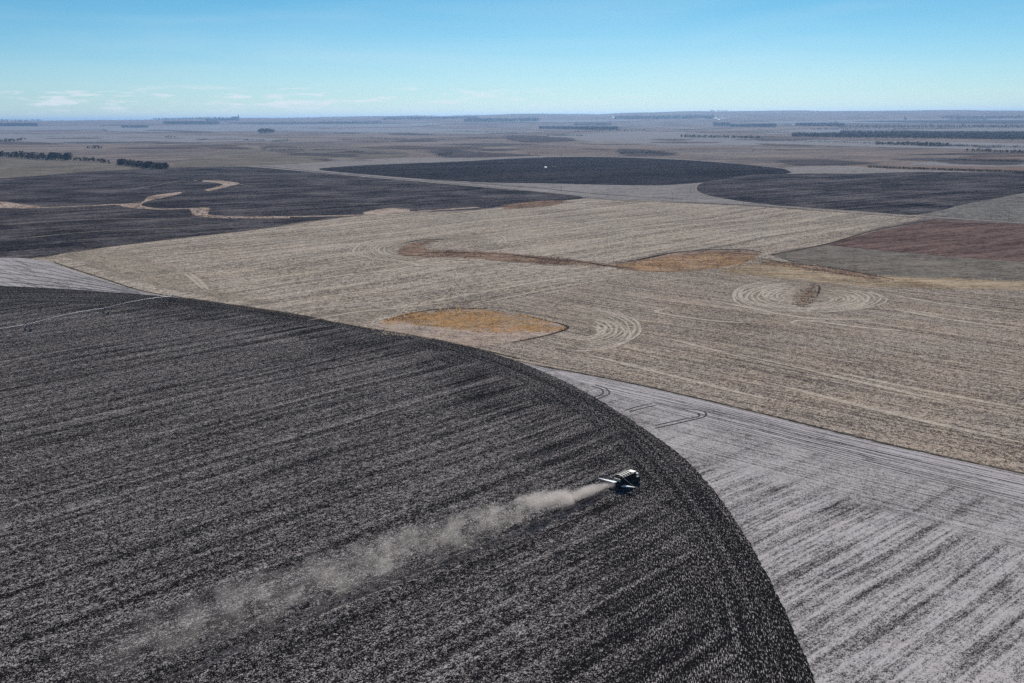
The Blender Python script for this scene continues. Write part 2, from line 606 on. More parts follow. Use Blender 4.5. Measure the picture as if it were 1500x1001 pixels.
# --- near field (the big dark pivot circle)
M_DARK_NEAR = field_mat('dark_tilled_soil', (0.009, 0.0085, 0.0095), (0.44, 0.405, 0.385), ang=47.5, speck=.52, aniso=1.3, cover=-0.93, contrast=11.0,
                        streak=.34, streak_w=2.2, streak_l=130, macro=.09, macro_s=45, polar=30.0, bump=.35, hue=.15, passes=(12.2, .55))
M_DUSTY = field_mat('dusty_grey_soil', (0.03, 0.027, 0.027), (0.50, 0.465, 0.45), ang=43.0, speck=0.50, aniso=1.6, cover=0.16, contrast=4.6,
                    streak=.34, streak_w=1.3, streak_l=60, macro=.15, macro_s=24, bump=.3, hue=.1, passes=(9.0, .35),
                    head=(-44.0, .695, .719, 268.0, 276.0))
M_DUSTY_L = field_mat('pale_dusty_corner', (0.10, 0.093, 0.09), (0.40, 0.375, 0.36), ang=-47.0, speck=1.2, aniso=2.5, cover=0.28, contrast=3.4,
                      streak=.42, streak_w=2.2, streak_l=60, macro=.12, macro_s=40, hue=.1)
M_STUBBLE = field_mat('tan_corn_stubble', (0.085, 0.071, 0.061), (0.52, 0.45, 0.36), ang=47.0, speck=1.5, aniso=1.4, cover=-0.02, contrast=5.0,
                      streak=.26, streak_w=6, streak_l=420, macro=.12, macro_s=110, hue=.3, warp=(260.0, 60.0))
M_STUBBLE_R = field_mat('brown_corn_stubble', (0.055, 0.045, 0.040), (0.51, 0.43, 0.345), ang=-45.0, speck=.85, aniso=1.3, cover=-0.10, contrast=6.0,
                        streak=.30, streak_w=2.0, streak_l=150, warp=(200.0, 22.0), macro=.10, macro_s=70, hue=.35)
M_DARK_FAR = field_mat('dark_blue_grey_soil', (0.012, 0.0115, 0.015), (0.17, 0.152, 0.152), ang=35.0, speck=2.0, aniso=2.0, cover=-0.26, contrast=3.9,
                       streak=.36, streak_w=6, streak_l=260, macro=.26, macro_s=95, hue=.1)
M_DARK_FAR2 = field_mat('darkest_far_soil', (0.010, 0.009, 0.012), (0.105, 0.093, 0.095), ang=20.0, speck=4, aniso=3, cover=-0.34, contrast=3.4,
                        streak=.26, streak_w=10, streak_l=500, macro=.08, macro_s=260, hue=.05)
M_PALE_FAR = field_mat('pale_grey_far_soil', (0.13, 0.12, 0.115), (0.33, 0.305, 0.285), ang=30.0, speck=6, aniso=3, cover=.0, contrast=2.6,
                       streak=.12, streak_w=12, streak_l=500, macro=.06, macro_s=200, hue=.2)
M_GREYGREEN = field_mat('grey_green_grassland', (0.085, 0.074, 0.062), (0.23, 0.205, 0.17), ang=5.0, speck=4, aniso=2.5, contrast=3.2,
                        streak=.12, streak_w=16, streak_l=160, macro=.22, macro_s=120, hue=.3, relief=(120, 7))
M_REDBROWN = field_mat('red_brown_field', (0.055, 0.035, 0.032), (0.20, 0.135, 0.115), ang=30.0, speck=5, aniso=4, cover=-.02, contrast=2.6,
                       streak=.24, streak_w=9, streak_l=260, macro=.18, macro_s=160, hue=.2)
M_GREY_R = field_mat('grey_far_stubble', (0.07, 0.067, 0.065), (0.25, 0.235, 0.21), ang=15.0, speck=5, aniso=1.6, contrast=3.6,
                     streak=.12, streak_w=14, streak_l=200, macro=.08, macro_s=200, hue=.2)
M_TRACK = field_mat('tyre_track_soil', (0.02, 0.02, 0.022), (0.10, 0.095, 0.095), ang=0, speck=1.0, aniso=1, contrast=3, streak=.1, macro=.1, feather=.3, hue=0, broken=.42)
M_GRAVEL = field_mat('gravel_road', (0.17, 0.155, 0.14), (0.33, 0.305, 0.28), ang=-50, speck=3, aniso=3, cover=.1, contrast=2, streak=.1, macro=.1, macro_s=90)
M_VERGE = field_mat('dark_verge_grass', (0.03, 0.027, 0.022), (0.16, 0.13, 0.095), ang=-50, speck=2, aniso=4, cover=-.2, contrast=3.5, streak=.1, macro=.15, macro_s=30, feather=2.0, broken=.42)
M_PALELINE = field_mat('pale_straw_line', (0.32, 0.275, 0.22), (0.66, 0.575, 0.46), ang=47, speck=2.0, aniso=3, cover=.15, contrast=3, streak=.1, macro=.1, feather=.6, broken=.43, opac=.72)
M_ORANGE = field_mat('orange_grass', (0.12, 0.078, 0.05), (0.54, 0.365, 0.20), ang=10, speck=2.2, aniso=1.8, cover=.05, contrast=4.6, streak=.12, streak_w=6, streak_l=50,
                     macro=.26, macro_s=30, feather=13, hue=.2, broken=.50, opac=.75)
M_CREEKGRASS = field_mat('brown_orange_creek_grass', (0.12, 0.075, 0.05), (0.54, 0.37, 0.235), ang=-15, speck=2.6, aniso=2.2, cover=.05, contrast=4.4, streak=.16, streak_w=6, streak_l=50,
                         macro=.26, macro_s=30, feather=10, hue=.2, broken=.50, opac=.75)
M_PINKTAN = field_mat('pink_tan_grass', (0.14, 0.105, 0.085), (0.47, 0.385, 0.32), ang=-30, speck=2.2, aniso=2.0, cover=.10, contrast=3.2, streak=.12, streak_w=6, streak_l=60,
                      macro=.16, macro_s=35, feather=7, hue=.3, broken=.40)
M_RUSSET = field_mat('russet_creek_brush', (0.06, 0.038, 0.027), (0.42, 0.285, 0.20), ang=-10, speck=3, aniso=3, cover=-.05, contrast=4.2, streak=.18, streak_w=8, streak_l=60,
                     macro=.22, macro_s=40, feather=8, hue=.2, broken=.50, opac=.8)
M_STRAWGRASS = field_mat('straw_yellow_grass', (0.18, 0.14, 0.09), (0.54, 0.43, 0.29), ang=-10, speck=4, aniso=3, cover=.05, contrast=2.8, streak=.18, streak_w=9, streak_l=120,
                         macro=.28, macro_s=50, feather=14, hue=.3, broken=.52, opac=.85)
M_TANDRAW = field_mat('tan_waterway_grass', (0.13, 0.09, 0.068), (0.50, 0.41, 0.34), ang=-10, speck=4, aniso=3, cover=.05, contrast=3.6, streak=.12, streak_w=14, streak_l=200,
                      macro=.2, macro_s=80, feather=7, hue=.3, broken=.38)
M_SWATH = field_mat('pale_combed_residue', (0.10, 0.085, 0.068), (0.52, 0.445, 0.35), ang=-45, speck=1.5, aniso=1.6, cover=.04, contrast=4.4, streak=.1, streak_w=3.0, streak_l=40,
                    macro=.1, macro_s=40, feather=14, hue=.3, broken=.48, opac=.75)
M_COMB = field_mat('combed_residue_line', (0.22, 0.19, 0.155), (0.62, 0.55, 0.45), ang=0, speck=1.6, aniso=1, cover=.2, contrast=4.0, streak=0, macro=.1, macro_s=25, feather=.45, hue=.2, broken=.44, opac=.85)
M_DAMP_SHADE = field_mat('damp_shade_soil', (0.010, 0.010, 0.011), (0.22, 0.21, 0.205), ang=47, speck=1.15, aniso=1.5, cover=-.62, contrast=6, streak=.15, streak_w=3, streak_l=60,
                   macro=.1, feather=22, hue=0, broken=.60, opac=.6)  # dark tone for damp ground, and for shading painted into the field's dips
M_DAMPGREY = field_mat('damp_grey_soil', (0.045, 0.042, 0.043), (0.26, 0.245, 0.245), ang=-44, speck=1.0, aniso=2, cover=.0, contrast=3.5, streak=.25, streak_w=1.5, streak_l=60,
                       macro=.1, feather=16, hue=0, broken=.58, opac=.55)
M_PALEBLUE = field_mat('pale_far_field', (0.17, 0.165, 0.165), (0.30, 0.285, 0.28), ang=10, speck=20, aniso=5, contrast=1.8, streak=.08, streak_w=60, streak_l=900,
                       macro=.1, macro_s=500, hue=.1, bump=0)
M_DARKSTRIP = field_mat('dark_far_field', (0.03, 0.03, 0.036), (0.09, 0.085, 0.09), ang=10, speck=20, aniso=5, contrast=1.8, streak=.08, streak_w=60, streak_l=900,
                        macro=.1, macro_s=500, hue=.1, bump=0)
M_WARMSTRIP = field_mat('warm_brown_far_field', (0.13, 0.09, 0.07), (0.27, 0.20, 0.16), ang=10, speck=14, aniso=5, contrast=1.8, streak=.08, streak_w=60, streak_l=900,
                        macro=.1, macro_s=500, hue=.2, bump=0)
M_RAVINE = field_mat('ravine_brush_ground', (0.045, 0.04, 0.045), (0.14, 0.12, 0.115), ang=10, speck=10, aniso=3, contrast=3.4, streak=.1, macro=.25, macro_s=120, feather=45, broken=.52, hue=.2, opac=.8)

# -------- far country, back to front
P = patch
P('crop_field', [(-60, 186), (200, 185), (480, 182), (640, 181), (600, 186), (340, 189), (180, 190), (-60, 192)], M_PALEBLUE, 1, sx=30, sy=1.5, step=20)
P('crop_field', [(150, 189), (330, 187), (480, 190), (300, 194), (160, 193)], M_PALEBLUE, 1.3, sx=30, sy=1.5, step=20)
P('crop_field', [(-60, 198), (120, 197), (300, 199), (420, 205), (330, 208), (140, 211), (-60, 209)], M_PALEBLUE, 1, sx=30, sy=1.5, step=20)
P('crop_field', [(420, 192), (560, 188), (690, 190), (800, 193), (720, 197), (560, 195)], M_PALEBLUE, 1, sx=30, sy=1.5, step=20)
P('crop_field', [(800, 200), (880, 195), (1000, 194), (1110, 204), (1160, 204), (1250, 208), (1090, 214), (940, 213), (830, 205)], M_PALEBLUE, 1.2, sx=30, sy=1.5, step=20)
P('crop_field', [(1150, 210), (1290, 207), (1560, 213), (1560, 222), (1330, 217), (1210, 214)], M_PALEBLUE, 1.3, sx=30, sy=1.5, step=20)
P('crop_field', [(1120, 197), (1180, 190), (1420, 187), (1560, 188), (1560, 193), (1300, 193)], M_PALEBLUE, 1.1, sx=30, sy=1.5, step=20)
P('crop_field', [(1090, 181), (1300, 175), (1560, 175), (1560, 180), (1300, 181)], M_PALEBLUE, 1.1, sx=30, sy=1.5, step=20)
P('tilled_field', [(1250, 178.5), (1400, 176.8), (1560, 177.5), (1560, 180.5), (1400, 180.8)], M_DARKSTRIP, 1.6, sx=30, sy=1.0, step=20)
P('tilled_field', [(330, 180.5), (420, 179.5), (520, 180), (600, 181.5), (420, 182.5)], M_DARKSTRIP, 1.6, sx=30, sy=1.0, step=20)
P('tilled_field', [(700, 178), (840, 176), (960, 176.5), (830, 180)], M_PALEBLUE, 1.6, sx=30, sy=1.0, step=20)
P('hay_field', [(1395, 233), (1440, 228), (1560, 226), (1560, 236), (1480, 236)], M_WARMSTRIP, 1.5, sx=20, sy=1.5, step=20)
P('crop_field', [(1330, 242), (1395, 237), (1560, 238), (1560, 244), (1430, 244)], M_PALEBLUE, 1.5, sx=20, sy=1.5, step=20)
P('hay_field', [(1200, 246), (1330, 243.5), (1560, 246), (1560, 251), (1400, 249), (1270, 247)], M_WARMSTRIP, 1.6, sx=20, sy=1.5, step=20)
P('dark_draw', [(1125, 236), (1180, 233), (1260, 236), (1300, 240), (1240, 243), (1140, 244)], M_RAVINE, 1.4, sx=12, sy=1.5, step=10)
P('dark_draw', [(1360, 236), (1420, 232), (1520, 236), (1500, 243), (1400, 242)], M_RAVINE, 1.7, sx=12, sy=1.5, step=10)
P('ravine', [(375, 215), (420, 214), (455, 219), (430, 225), (385, 222)], M_RAVINE, 1.2, sx=8, sy=1.5, step=8)
P('ravine', [(620, 222), (650, 219), (700, 222), (800, 228), (820, 234), (700, 234), (645, 231)], M_RAVINE, 1.2, sx=8, sy=1.5, step=8)
P('ravine', [(735, 199), (830, 201), (845, 207), (760, 209)], M_RAVINE, 1.6, sx=8, sy=1.5, step=8)
P('ravine', [(895, 219), (950, 219), (1000, 225), (980, 229), (905, 228)], M_RAVINE, 1.5, sx=8, sy=1.5, step=8)
P('pasture', [(-120, 228), (40, 230), (130, 236), (240, 248), (120, 254), (0, 263), (-120, 268)], M_GREYGREEN, 1.5, sx=16, sy=2, step=10)
P('pasture', [(250, 247), (330, 222), (520, 214), (600, 226), (560, 233), (470, 237), (380, 244)], M_GREYGREEN, 1.2, sx=16, sy=2, step=10)

# -------- middle distance
P('pale_field', [(360, 246), (440, 240), (520, 235), (600, 231.5), (700, 231.5), (780, 229), (860, 229), (990, 233), (1090, 241), (1165, 250), (1165, 262), (1040, 282),
                 (1130, 301), (1000, 296), (850, 290), (700, 275), (470, 254)], M_PALE_FAR, 1.6, sx=20, sy=2.5)
P('pale_field', [(1150, 246), (1230, 243.5), (1320, 249), (1420, 252), (1400, 257), (1160, 258)], M_PALE_FAR, 1.8, sx=20, sy=2)
P('tilled_pivot_field', [(468, 248), (520, 243.5), (600, 240), (680, 237), (740, 233.5), (800, 231.3), (860, 230.5), (930, 232), (1000, 235), (1060, 239), (1110, 243.5), (1150, 248.5), (1160, 253),
                         (1120, 259), (1060, 265), (1000, 270), (955, 272), (880, 271), (800, 269), (720, 268), (640, 264), (560, 258), (490, 252)], M_DARK_FAR2, 2.5, sx=18, sy=2.5)
P('tilled_pivot_field', [(1060, 262), (1110, 256.5), (1180, 255), (1250, 255), (1330, 253), (1450, 253), (1600, 254), (1600, 262), (1500, 283), (1420, 298), (1345, 314.5), (1270, 310),
                         (1200, 305), (1120, 299), (1060, 291), (1030, 284), (1020, 276), (1030, 268)], M_DARK_FAR, 2.8, sx=18, sy=3)
P('stubble_field', [(1345, 315), (1420, 298), (1500, 283), (1640, 262), (1640, 333), (1500, 325.5)], M_GREY_R, 2.4, smooth=False, sx=20, sy=4)
# dark land on the left
P('tilled_field', [(-200, 262), (-60, 264), (30, 260), (120, 253), (240, 247), (300, 245.5), (370, 245.5), (460, 253), (560, 262), (700, 274), (852, 288.5), (800, 296), (740, 302), (680, 308), (600, 311),
                   (520, 316), (440, 326), (380, 335), (300, 345), (200, 356), (120, 367), (60, 377), (0, 378), (-200, 380)], M_DARK_FAR, 2.2, sx=22, sy=4)
# tan stubble land in the middle
P('stubble_field', [(40, 379), (120, 367.5), (200, 357), (300, 346), (380, 336), (440, 327), (520, 317), (600, 312), (680, 309), (740, 303), (800, 297), (870, 291), (1000, 297), (1150, 305), (1345, 318),
                    (1280, 335), (1210, 357), (1130, 372), (1160, 395), (900, 420), (640, 470), (700, 512), (600, 494), (500, 476), (400, 458), (320, 446), (240, 434), (130, 408)], M_STUBBLE, 1.4, sx=26, sy=8, jitter=.1)
P('stubble_field', [(640, 470), (760, 440), (920, 405), (1060, 392), (1300, 410), (1700, 420), (1700, 745), (1500, 693), (1300, 650), (1100, 601), (950, 566), (850, 546), (785, 534), (700, 515)],
  M_STUBBLE_R, 1.8, smooth=False, sx=26, sy=8, jitter=.3)
P('ploughed_field', [(1208, 359), (1280, 340), (1368, 324), (1500, 329), (1640, 333), (1640, 394), (1500, 384), (1400, 377), (1300, 368)], M_REDBROWN, 2.4, smooth=False, sx=20, sy=4)
P('pasture', [(1128, 374), (1170, 364), (1210, 360), (1300, 369), (1400, 378), (1500, 385), (1700, 400), (1700, 425), (1500, 414), (1380, 412), (1290, 405), (1200, 392)], M_GREYGREEN, 2.2, smooth=False, sx=20, sy=4)
P('dirt_road', [(-160, 378), (40, 379), (110, 397), (200, 425), (280, 440), (240, 440), (130, 430), (0, 422), (-160, 420)], M_DUSTY_L, 2.0, sx=16, sy=5)

# near right dusty ground with its worked headland
P('dusty_field', [(760, 532), (850, 547), (950, 567), (1100, 602), (1300, 651), (1500, 694), (1750, 750), (2300, 1300), (1500, 1500), (1100, 1400), (900, 700)], M_DUSTY, 2.6, smooth=False, sx=40, sy=16, jitter=.4)

# the great dark circle under the machine: visible rim traced, the rest of the circle closed outside the picture
rim_px = [(1195, 1000), (1162, 920), (1125, 845), (1085, 775), (1045, 718), (1000, 670), (950, 633), (900, 600), (850, 571), (800, 547), (740, 524), (680, 507),
          (620, 495), (560, 485), (500, 475), (460, 465), (400, 455), (330, 445), (250, 435.5), (170, 429), (100, 424), (0, 419), (-120, 414), (-260, 414)]


def pivot_circle():
    O = densify([G(a, b)[:2] for a, b in rim_px], False, 1.2, True)
    O = O + rng.normal(0, .16, O.shape)
    a0 = math.atan2(O[0][1] - CENTRE[1], O[0][0] - CENTRE[0])
    a1 = math.atan2(O[-1][1] - CENTRE[1], O[-1][0] - CENTRE[0]) - 2 * math.pi
    r0 = math.hypot(O[0][0] - CENTRE[0], O[0][1] - CENTRE[1]); r1 = math.hypot(O[-1][0] - CENTRE[0], O[-1][1] - CENTRE[1])
    rest = []
    for k in range(1, 120):
        t = k / 120; a = a1 + (a0 - a1) * t; r = r1 + (r0 - r1) * min(1, t * 3)
        rest.append((CENTRE[0] + r * math.cos(a), CENTRE[1] + r * math.sin(a)))
    A = np.vstack([O, rest])
    res = delaunay_2d_cdt([Vector(p) for p in A], [], [list(range(len(A)))], 1, 1e-5)
    verts = [(v.x, v.y, 0.04 * 3.4) for v in res[0]]
    out = []
    for f in res[2]:
        a, b, c = (verts[i] for i in f[:3])
        cr = (b[0] - a[0]) * (c[1] - a[1]) - (b[1] - a[1]) * (c[0] - a[0])
        out.append(tuple(f) if cr > 0 else tuple(reversed(f)))
    o = link_mesh('tilled_pivot_field', verts, out, M_DARK_NEAR)
    tag(o, kind='structure')


pivot_circle()

# -------- grassy waterways, wet hollows and swaths
P('grass_waterway', [(0, 296), (30, 299), (60, 303), (40, 306), (0, 305), (-80, 303), (-80, 297)], M_TANDRAW, 3.2, sx=6, sy=1.5, step=5)
ribbon('grass_waterway', [(-80, 303), (0, 304.5), (60, 304.5), (130, 302), (180, 300), (230, 306.5), (285, 306), (290, 313), (330, 318), (400, 318), (460, 317), (540, 315), (640, 308), (700, 304)], 15, M_TANDRAW, 3.1)
P('grass_waterway', [(172, 300), (205, 297), (216, 289), (240, 284.5), (272, 281), (270, 283), (250, 288), (222, 294), (208, 300), (214, 306), (190, 305)], M_TANDRAW, 3.3, sx=5, sy=1.5, step=4)
P('grass_waterway', [(280, 264.5), (330, 266), (352, 269.5), (335, 274), (305, 281), (298, 279), (325, 271), (300, 267)], M_TANDRAW, 3.3, sx=5, sy=1.2, step=4)
P('grass_waterway', [(280, 314), (292, 304.5), (310, 305.5), (306, 314), (330, 318), (440, 318), (430, 320), (320, 320)], M_TANDRAW, 3.4, sx=5, sy=1.5, step=4)
P('grass_waterway', [(530, 312), (560, 306), (600, 306), (602, 310), (570, 315), (535, 316)], M_TANDRAW, 3.4, sx=5, sy=1.5, step=4)
P('grass_patch', [(730, 302), (770, 296), (810, 293.5), (832, 295), (826, 299), (800, 303), (760, 306), (735, 307)], M_RUSSET, 3.4, sx=5, sy=1.5, step=4)
# orange wet hollow beside the circle
P('grass_hollow', [(528, 487), (545, 478), (590, 462), (640, 455), (700, 454), (760, 461), (830, 479), (800, 493), (745, 504), (700, 509), (640, 500), (590, 494)], M_PINKTAN, 3.0, sx=10, sy=3)
P('marsh_grass', [(576, 470), (600, 460), (650, 454), (720, 456), (780, 466), (826, 480), (790, 487), (740, 481), (690, 485), (650, 483), (610, 478)], M_ORANGE, 3.4, sx=8, sy=2.5)
# creek line
P('creek_brush', [(578, 372), (586, 360), (610, 354), (665, 350), (640, 355), (622, 360), (630, 366), (680, 367), (740, 370), (800, 376), (860, 382), (900, 386), (940, 380), (985, 372), (1040, 367), (1100, 368), (1118, 372), (1108, 379),
                  (1060, 392), (1000, 399), (930, 398), (880, 391), (800, 388), (740, 384), (660, 378), (600, 378)], M_RUSSET, 3.0, sx=8, sy=2.5)
P('creek_grass', [(905, 388), (950, 380), (1000, 374), (1060, 376), (1100, 380), (1070, 390), (1000, 399), (940, 398)], M_CREEKGRASS, 3.4, sx=8, sy=2.5)
P('straw_grass', [(1050, 400), (1080, 388), (1140, 384), (1200, 390), (1290, 403), (1400, 407), (1500, 410), (1640, 413), (1640, 431), (1500, 427), (1380, 426), (1250, 421), (1150, 411)], M_STRAWGRASS, 3.2, sx=12, sy=3)
P('creek_brush', [(1108, 380), (1150, 384), (1230, 394), (1300, 408), (1290, 412), (1220, 402), (1150, 392), (1112, 388)], M_RUSSET, 3.6, sx=8, sy=2.0)
P('damp_shade_hollow', [(780, 382), (800, 377), (830, 380), (838, 386), (810, 388)], M_DAMP_SHADE, 3.6, sx=6, sy=2.0)
ribbon('field_track', [(640, 458), (700, 440), (780, 425), (860, 408), (940, 397)], 5, M_RUSSET, 3.0)
M_CHANNEL = field_mat('dark_channel_mud', (0.02, 0.014, 0.012), (0.12, 0.08, 0.06), ang=0, speck=1.5, aniso=2, cover=-.2, contrast=4, streak=.1, macro=.2, macro_s=30, feather=1.0, hue=.1, broken=.50)
for pts, w_ in (([(590, 357), (615, 352), (640, 351), (668, 350)], 4), ([(600, 371), (660, 370), (740, 373), (800, 380), (850, 384), (900, 391), (960, 394)], 4), ([(905, 386), (945, 379), (985, 371), (1040, 366), (1100, 367), (1116, 371)], 5),
                ([(1000, 374), (1060, 371), (1108, 374)], 3), ([(1108, 378), (1150, 385), (1220, 393), (1290, 406), (1310, 411)], 4), ([(1130, 384), (1200, 396), (1270, 407)], 2.5), ([(570, 468), (610, 458), (650, 453), (720, 453)], 3),
                ([(760, 461), (800, 470), (832, 480), (800, 492), (745, 503)], 2.5), ([(650, 380), (740, 386), (830, 390)], 2.5), ([(1180, 418), (1200, 420), (1196, 436)], 2)):
    ribbon('creek_channel', pts, w_, M_CHANNEL, 4.1, step=4, taper=.2)
# combed loops round obstacles
P('residue_swath', [(1060, 430), (1090, 413), (1140, 411), (1180, 417), (1220, 420), (1280, 424), (1296, 440), (1270, 456), (1200, 459), (1150, 457), (1100, 451), (1068, 441)], M_SWATH, 3.0, sx=10, sy=3)
P('residue_swath', [(740, 456), (800, 450), (870, 458), (930, 474), (938, 488), (915, 503), (870, 512), (810, 514), (850, 498), (862, 482), (830, 468)], M_SWATH, 3.0, sx=10, sy=3)
P('creek_brush', [(1160, 447), (1168, 430), (1190, 419), (1200, 425), (1192, 438), (1182, 448)], M_RUSSET, 3.5, sx=5, sy=2)
P('residue_swath', [(540, 372), (560, 358), (590, 352), (660, 346), (740, 345), (735, 352), (660, 352), (600, 356), (580, 366), (590, 380), (560, 384)], M_SWATH, 2.9, sx=10, sy=3)
P('residue_swath', [(90, 372), (180, 366), (240, 385), (300, 402), (330, 425), (420, 446), (380, 446), (270, 432), (180, 410)], M_SWATH, 2.9, sx=14, sy=4)
P('residue_swath', [(440, 462), (520, 452), (600, 448), (560, 466), (530, 478), (480, 470)], M_SWATH, 2.9, sx=14, sy=4)
def nested(cx_, cy_, rx, ry, a0, a1, k0, num, tail=None):
    for i in range(num):
        q = k0 + (1 - k0) * i / (num - 1)
        pts = [(cx_ + rx * q * math.cos(t), cy_ - ry * q * math.sin(t)) for t in np.radians(np.linspace(a0, a1, 22))]
        pts = [(x_ + 3.2 * math.sin(i * .9 + j * .33) + 1.2 * math.sin(j * 1.1 + i * 2.9), y_ + .7 * math.sin(i * 1.3 + j * .4)) for j, (x_, y_) in enumerate(pts)]
        c0 = random.randint(0, 4); c1 = len(pts) - random.randint(0, 5); pts = pts[c0:c1]
        if tail: pts = [(pts[0][0] + tail[0], pts[0][1] + tail[1])] + pts
        ribbon('combed_row', pts, random.uniform(1.0, 2.3), M_COMB, 3.3 + .02 * i, step=4)


nested(1168, 434, 98, 23, 82, 292, .22, 13)
nested(1198, 439, 97, 19, -125, 78, .25, 12)
nested(846, 484, 92, 30, -88, 84, .34, 11, (-6, 0))
nested(612, 366, 92, 19, 95, 275, .45, 9)
nested(708, 352, 36, 9, -70, 150, .4, 4)
# shading of dips painted into the dark circle, damp patch in the dusty field
P('damp_shade_hollow', [(790, 618), (820, 604), (870, 606), (880, 622), (840, 634)], M_DAMP_SHADE, 4.2, sx=10, sy=4)
P('damp_shade_hollow', [(860, 640), (920, 628), (970, 650), (960, 680), (900, 672)], M_DAMP_SHADE, 4.2, sx=10, sy=4)
P('damp_shade_hollow', [(930, 870), (1010, 840), (1080, 880), (1090, 930), (1000, 940), (940, 910)], M_DAMP_SHADE, 4.2, sx=14, sy=8)
P('damp_shade_hollow', [(910, 590), (960, 585), (1020, 594), (1040, 606), (1000, 616), (940, 606)], M_DAMPGREY, 4.0, sx=8, sy=3)

# -------- roads and tracks
M_DIRT = field_mat('rutted_pale_dirt', (0.07, 0.064, 0.064), (0.47, 0.435, 0.425), ang=-44.0, speck=0.55, aniso=3.0, cover=0.40, contrast=3.6,
                   streak=.55, streak_w=.75, streak_l=60, macro=.12, macro_s=26, bump=.3, hue=.12, warp=(60.0, 2.0), feather=2.5, broken=.40)
P('dirt_track', [(770, 533), (850, 547.5), (950, 568), (1100, 603), (1300, 652), (1500, 695), (1640, 727), (1640, 775), (1500, 741), (1400, 715), (1300, 692), (1180, 660), (1080, 634), (1000, 612), (930, 590), (850, 561)],
  M_DIRT, 3.1, smooth=False, sx=16, sy=5)
M_RUT = field_mat('dark_rut_soil', (0.03, 0.027, 0.027), (0.14, 0.13, 0.13), ang=-44.0, speck=.6, aniso=4, cover=-.1, contrast=4, streak=.2, macro=.2, macro_s=20, feather=.25, hue=0, broken=.47)  # darker soil along wheel ruts and tyre tracks
for k in range(13):
    f = .06 + k * .072 + random.uniform(-.015, .015)
    top_ = [(850, 548), (950, 568), (1100, 603), (1300, 652), (1500, 695), (1640, 727)]
    low_ = [(870, 566), (965, 602), (1080, 634), (1300, 692), (1500, 741), (1640, 775)]
    i0 = random.choice((0, 0, 1, 1, 2)); i1 = random.choice((4, 5, 6, 6, 6))
    ribbon('wheel_rut', [(a[0] * (1 - f) + b[0] * f, a[1] * (1 - f) + b[1] * f) for a, b in list(zip(top_, low_))[i0:max(i1, i0 + 3)]], random.choice((.45, .6, .8)), M_RUT, 3.6 + k * .03, step=6, taper=.2)
for off in (-3, 4):
    ribbon('tyre_track', [(20, 1096 + off), (130, 1048 + off), (256, 994 + off), (360, 944 + off), (500, 882 + off), (660, 822 + off * .9), (804, 761 + off * .8), (900, 716 + off * .8)], 1.1, M_RUT, 4.3, step=6)
for pts in ([(0, 268), (120, 262), (260, 258)], [(120, 282), (180, 279), (240, 270), (275, 262)], [(310, 262), (360, 272), (390, 272)], [(330, 290), (430, 284), (520, 286)], [(380, 305), (470, 298), (600, 300)], [(0, 330), (120, 322), (260, 320)],
            [(20, 350), (160, 338), (300, 334)], [(450, 270), (520, 274), (580, 276)]):
    ribbon('field_track', pts, 2.2, M_PALELINE, 3.2, step=6, taper=.3)
ribbon('gravel_road', [(380, 243.5), (470, 252), (560, 260), (700, 272), (790, 281), (850, 286.5), (930, 292), (1000, 294.5), (1100, 300), (1200, 307), (1345, 317), (1500, 327), (1640, 336)], 9, M_GRAVEL, 4.4)
ribbon('road_verge', [(590, 265), (700, 275.5), (790, 284), (852, 289.5), (930, 295), (1000, 297.5), (1100, 302), (1200, 309), (1345, 319)], 5, M_VERGE, 4.2)
ribbon('road_verge', [(620, 263.8), (700, 269.2), (790, 276), (850, 282.2), (930, 288.5), (1000, 291.5)], 4, M_VERGE, 4.2)
ribbon('field_edge', [(40, 379), (200, 356.5), (380, 335.5), (520, 316.5), (600, 312)], 4, M_VERGE, 3.6)
ribbon('field_edge', [(1128, 374), (1210, 358), (1280, 338), (1370, 322)], 4, M_VERGE, 3.6)
ribbon('field_edge', [(785, 536), (850, 547.5), (950, 567.5), (1100, 602.5), (1300, 651.5), (1500, 694.5), (1640, 726)], 2.4, M_VERGE, 4.0)
ribbon('field_edge', [(80, 385), (150, 408), (215, 428), (300, 441), (420, 460), (520, 478), (640, 498), (760, 526)], 2.4, M_VERGE, 4.3)
for pts in ([(866, 566), (880, 570), (883, 577), (868, 583)], [(872, 564), (888, 570), (892, 578), (872, 586)], [(915, 602), (935, 596), (955, 592)], [(922, 604), (944, 598), (962, 594)],
            [(1000, 599), (1030, 603), (1032, 611), (1005, 618), (960, 628)], [(1005, 602), (1022, 606), (1023, 611), (1000, 615), (960, 624)]):
    ribbon('tyre_track', pts, .8, M_TRACK, 4.5, step=2)
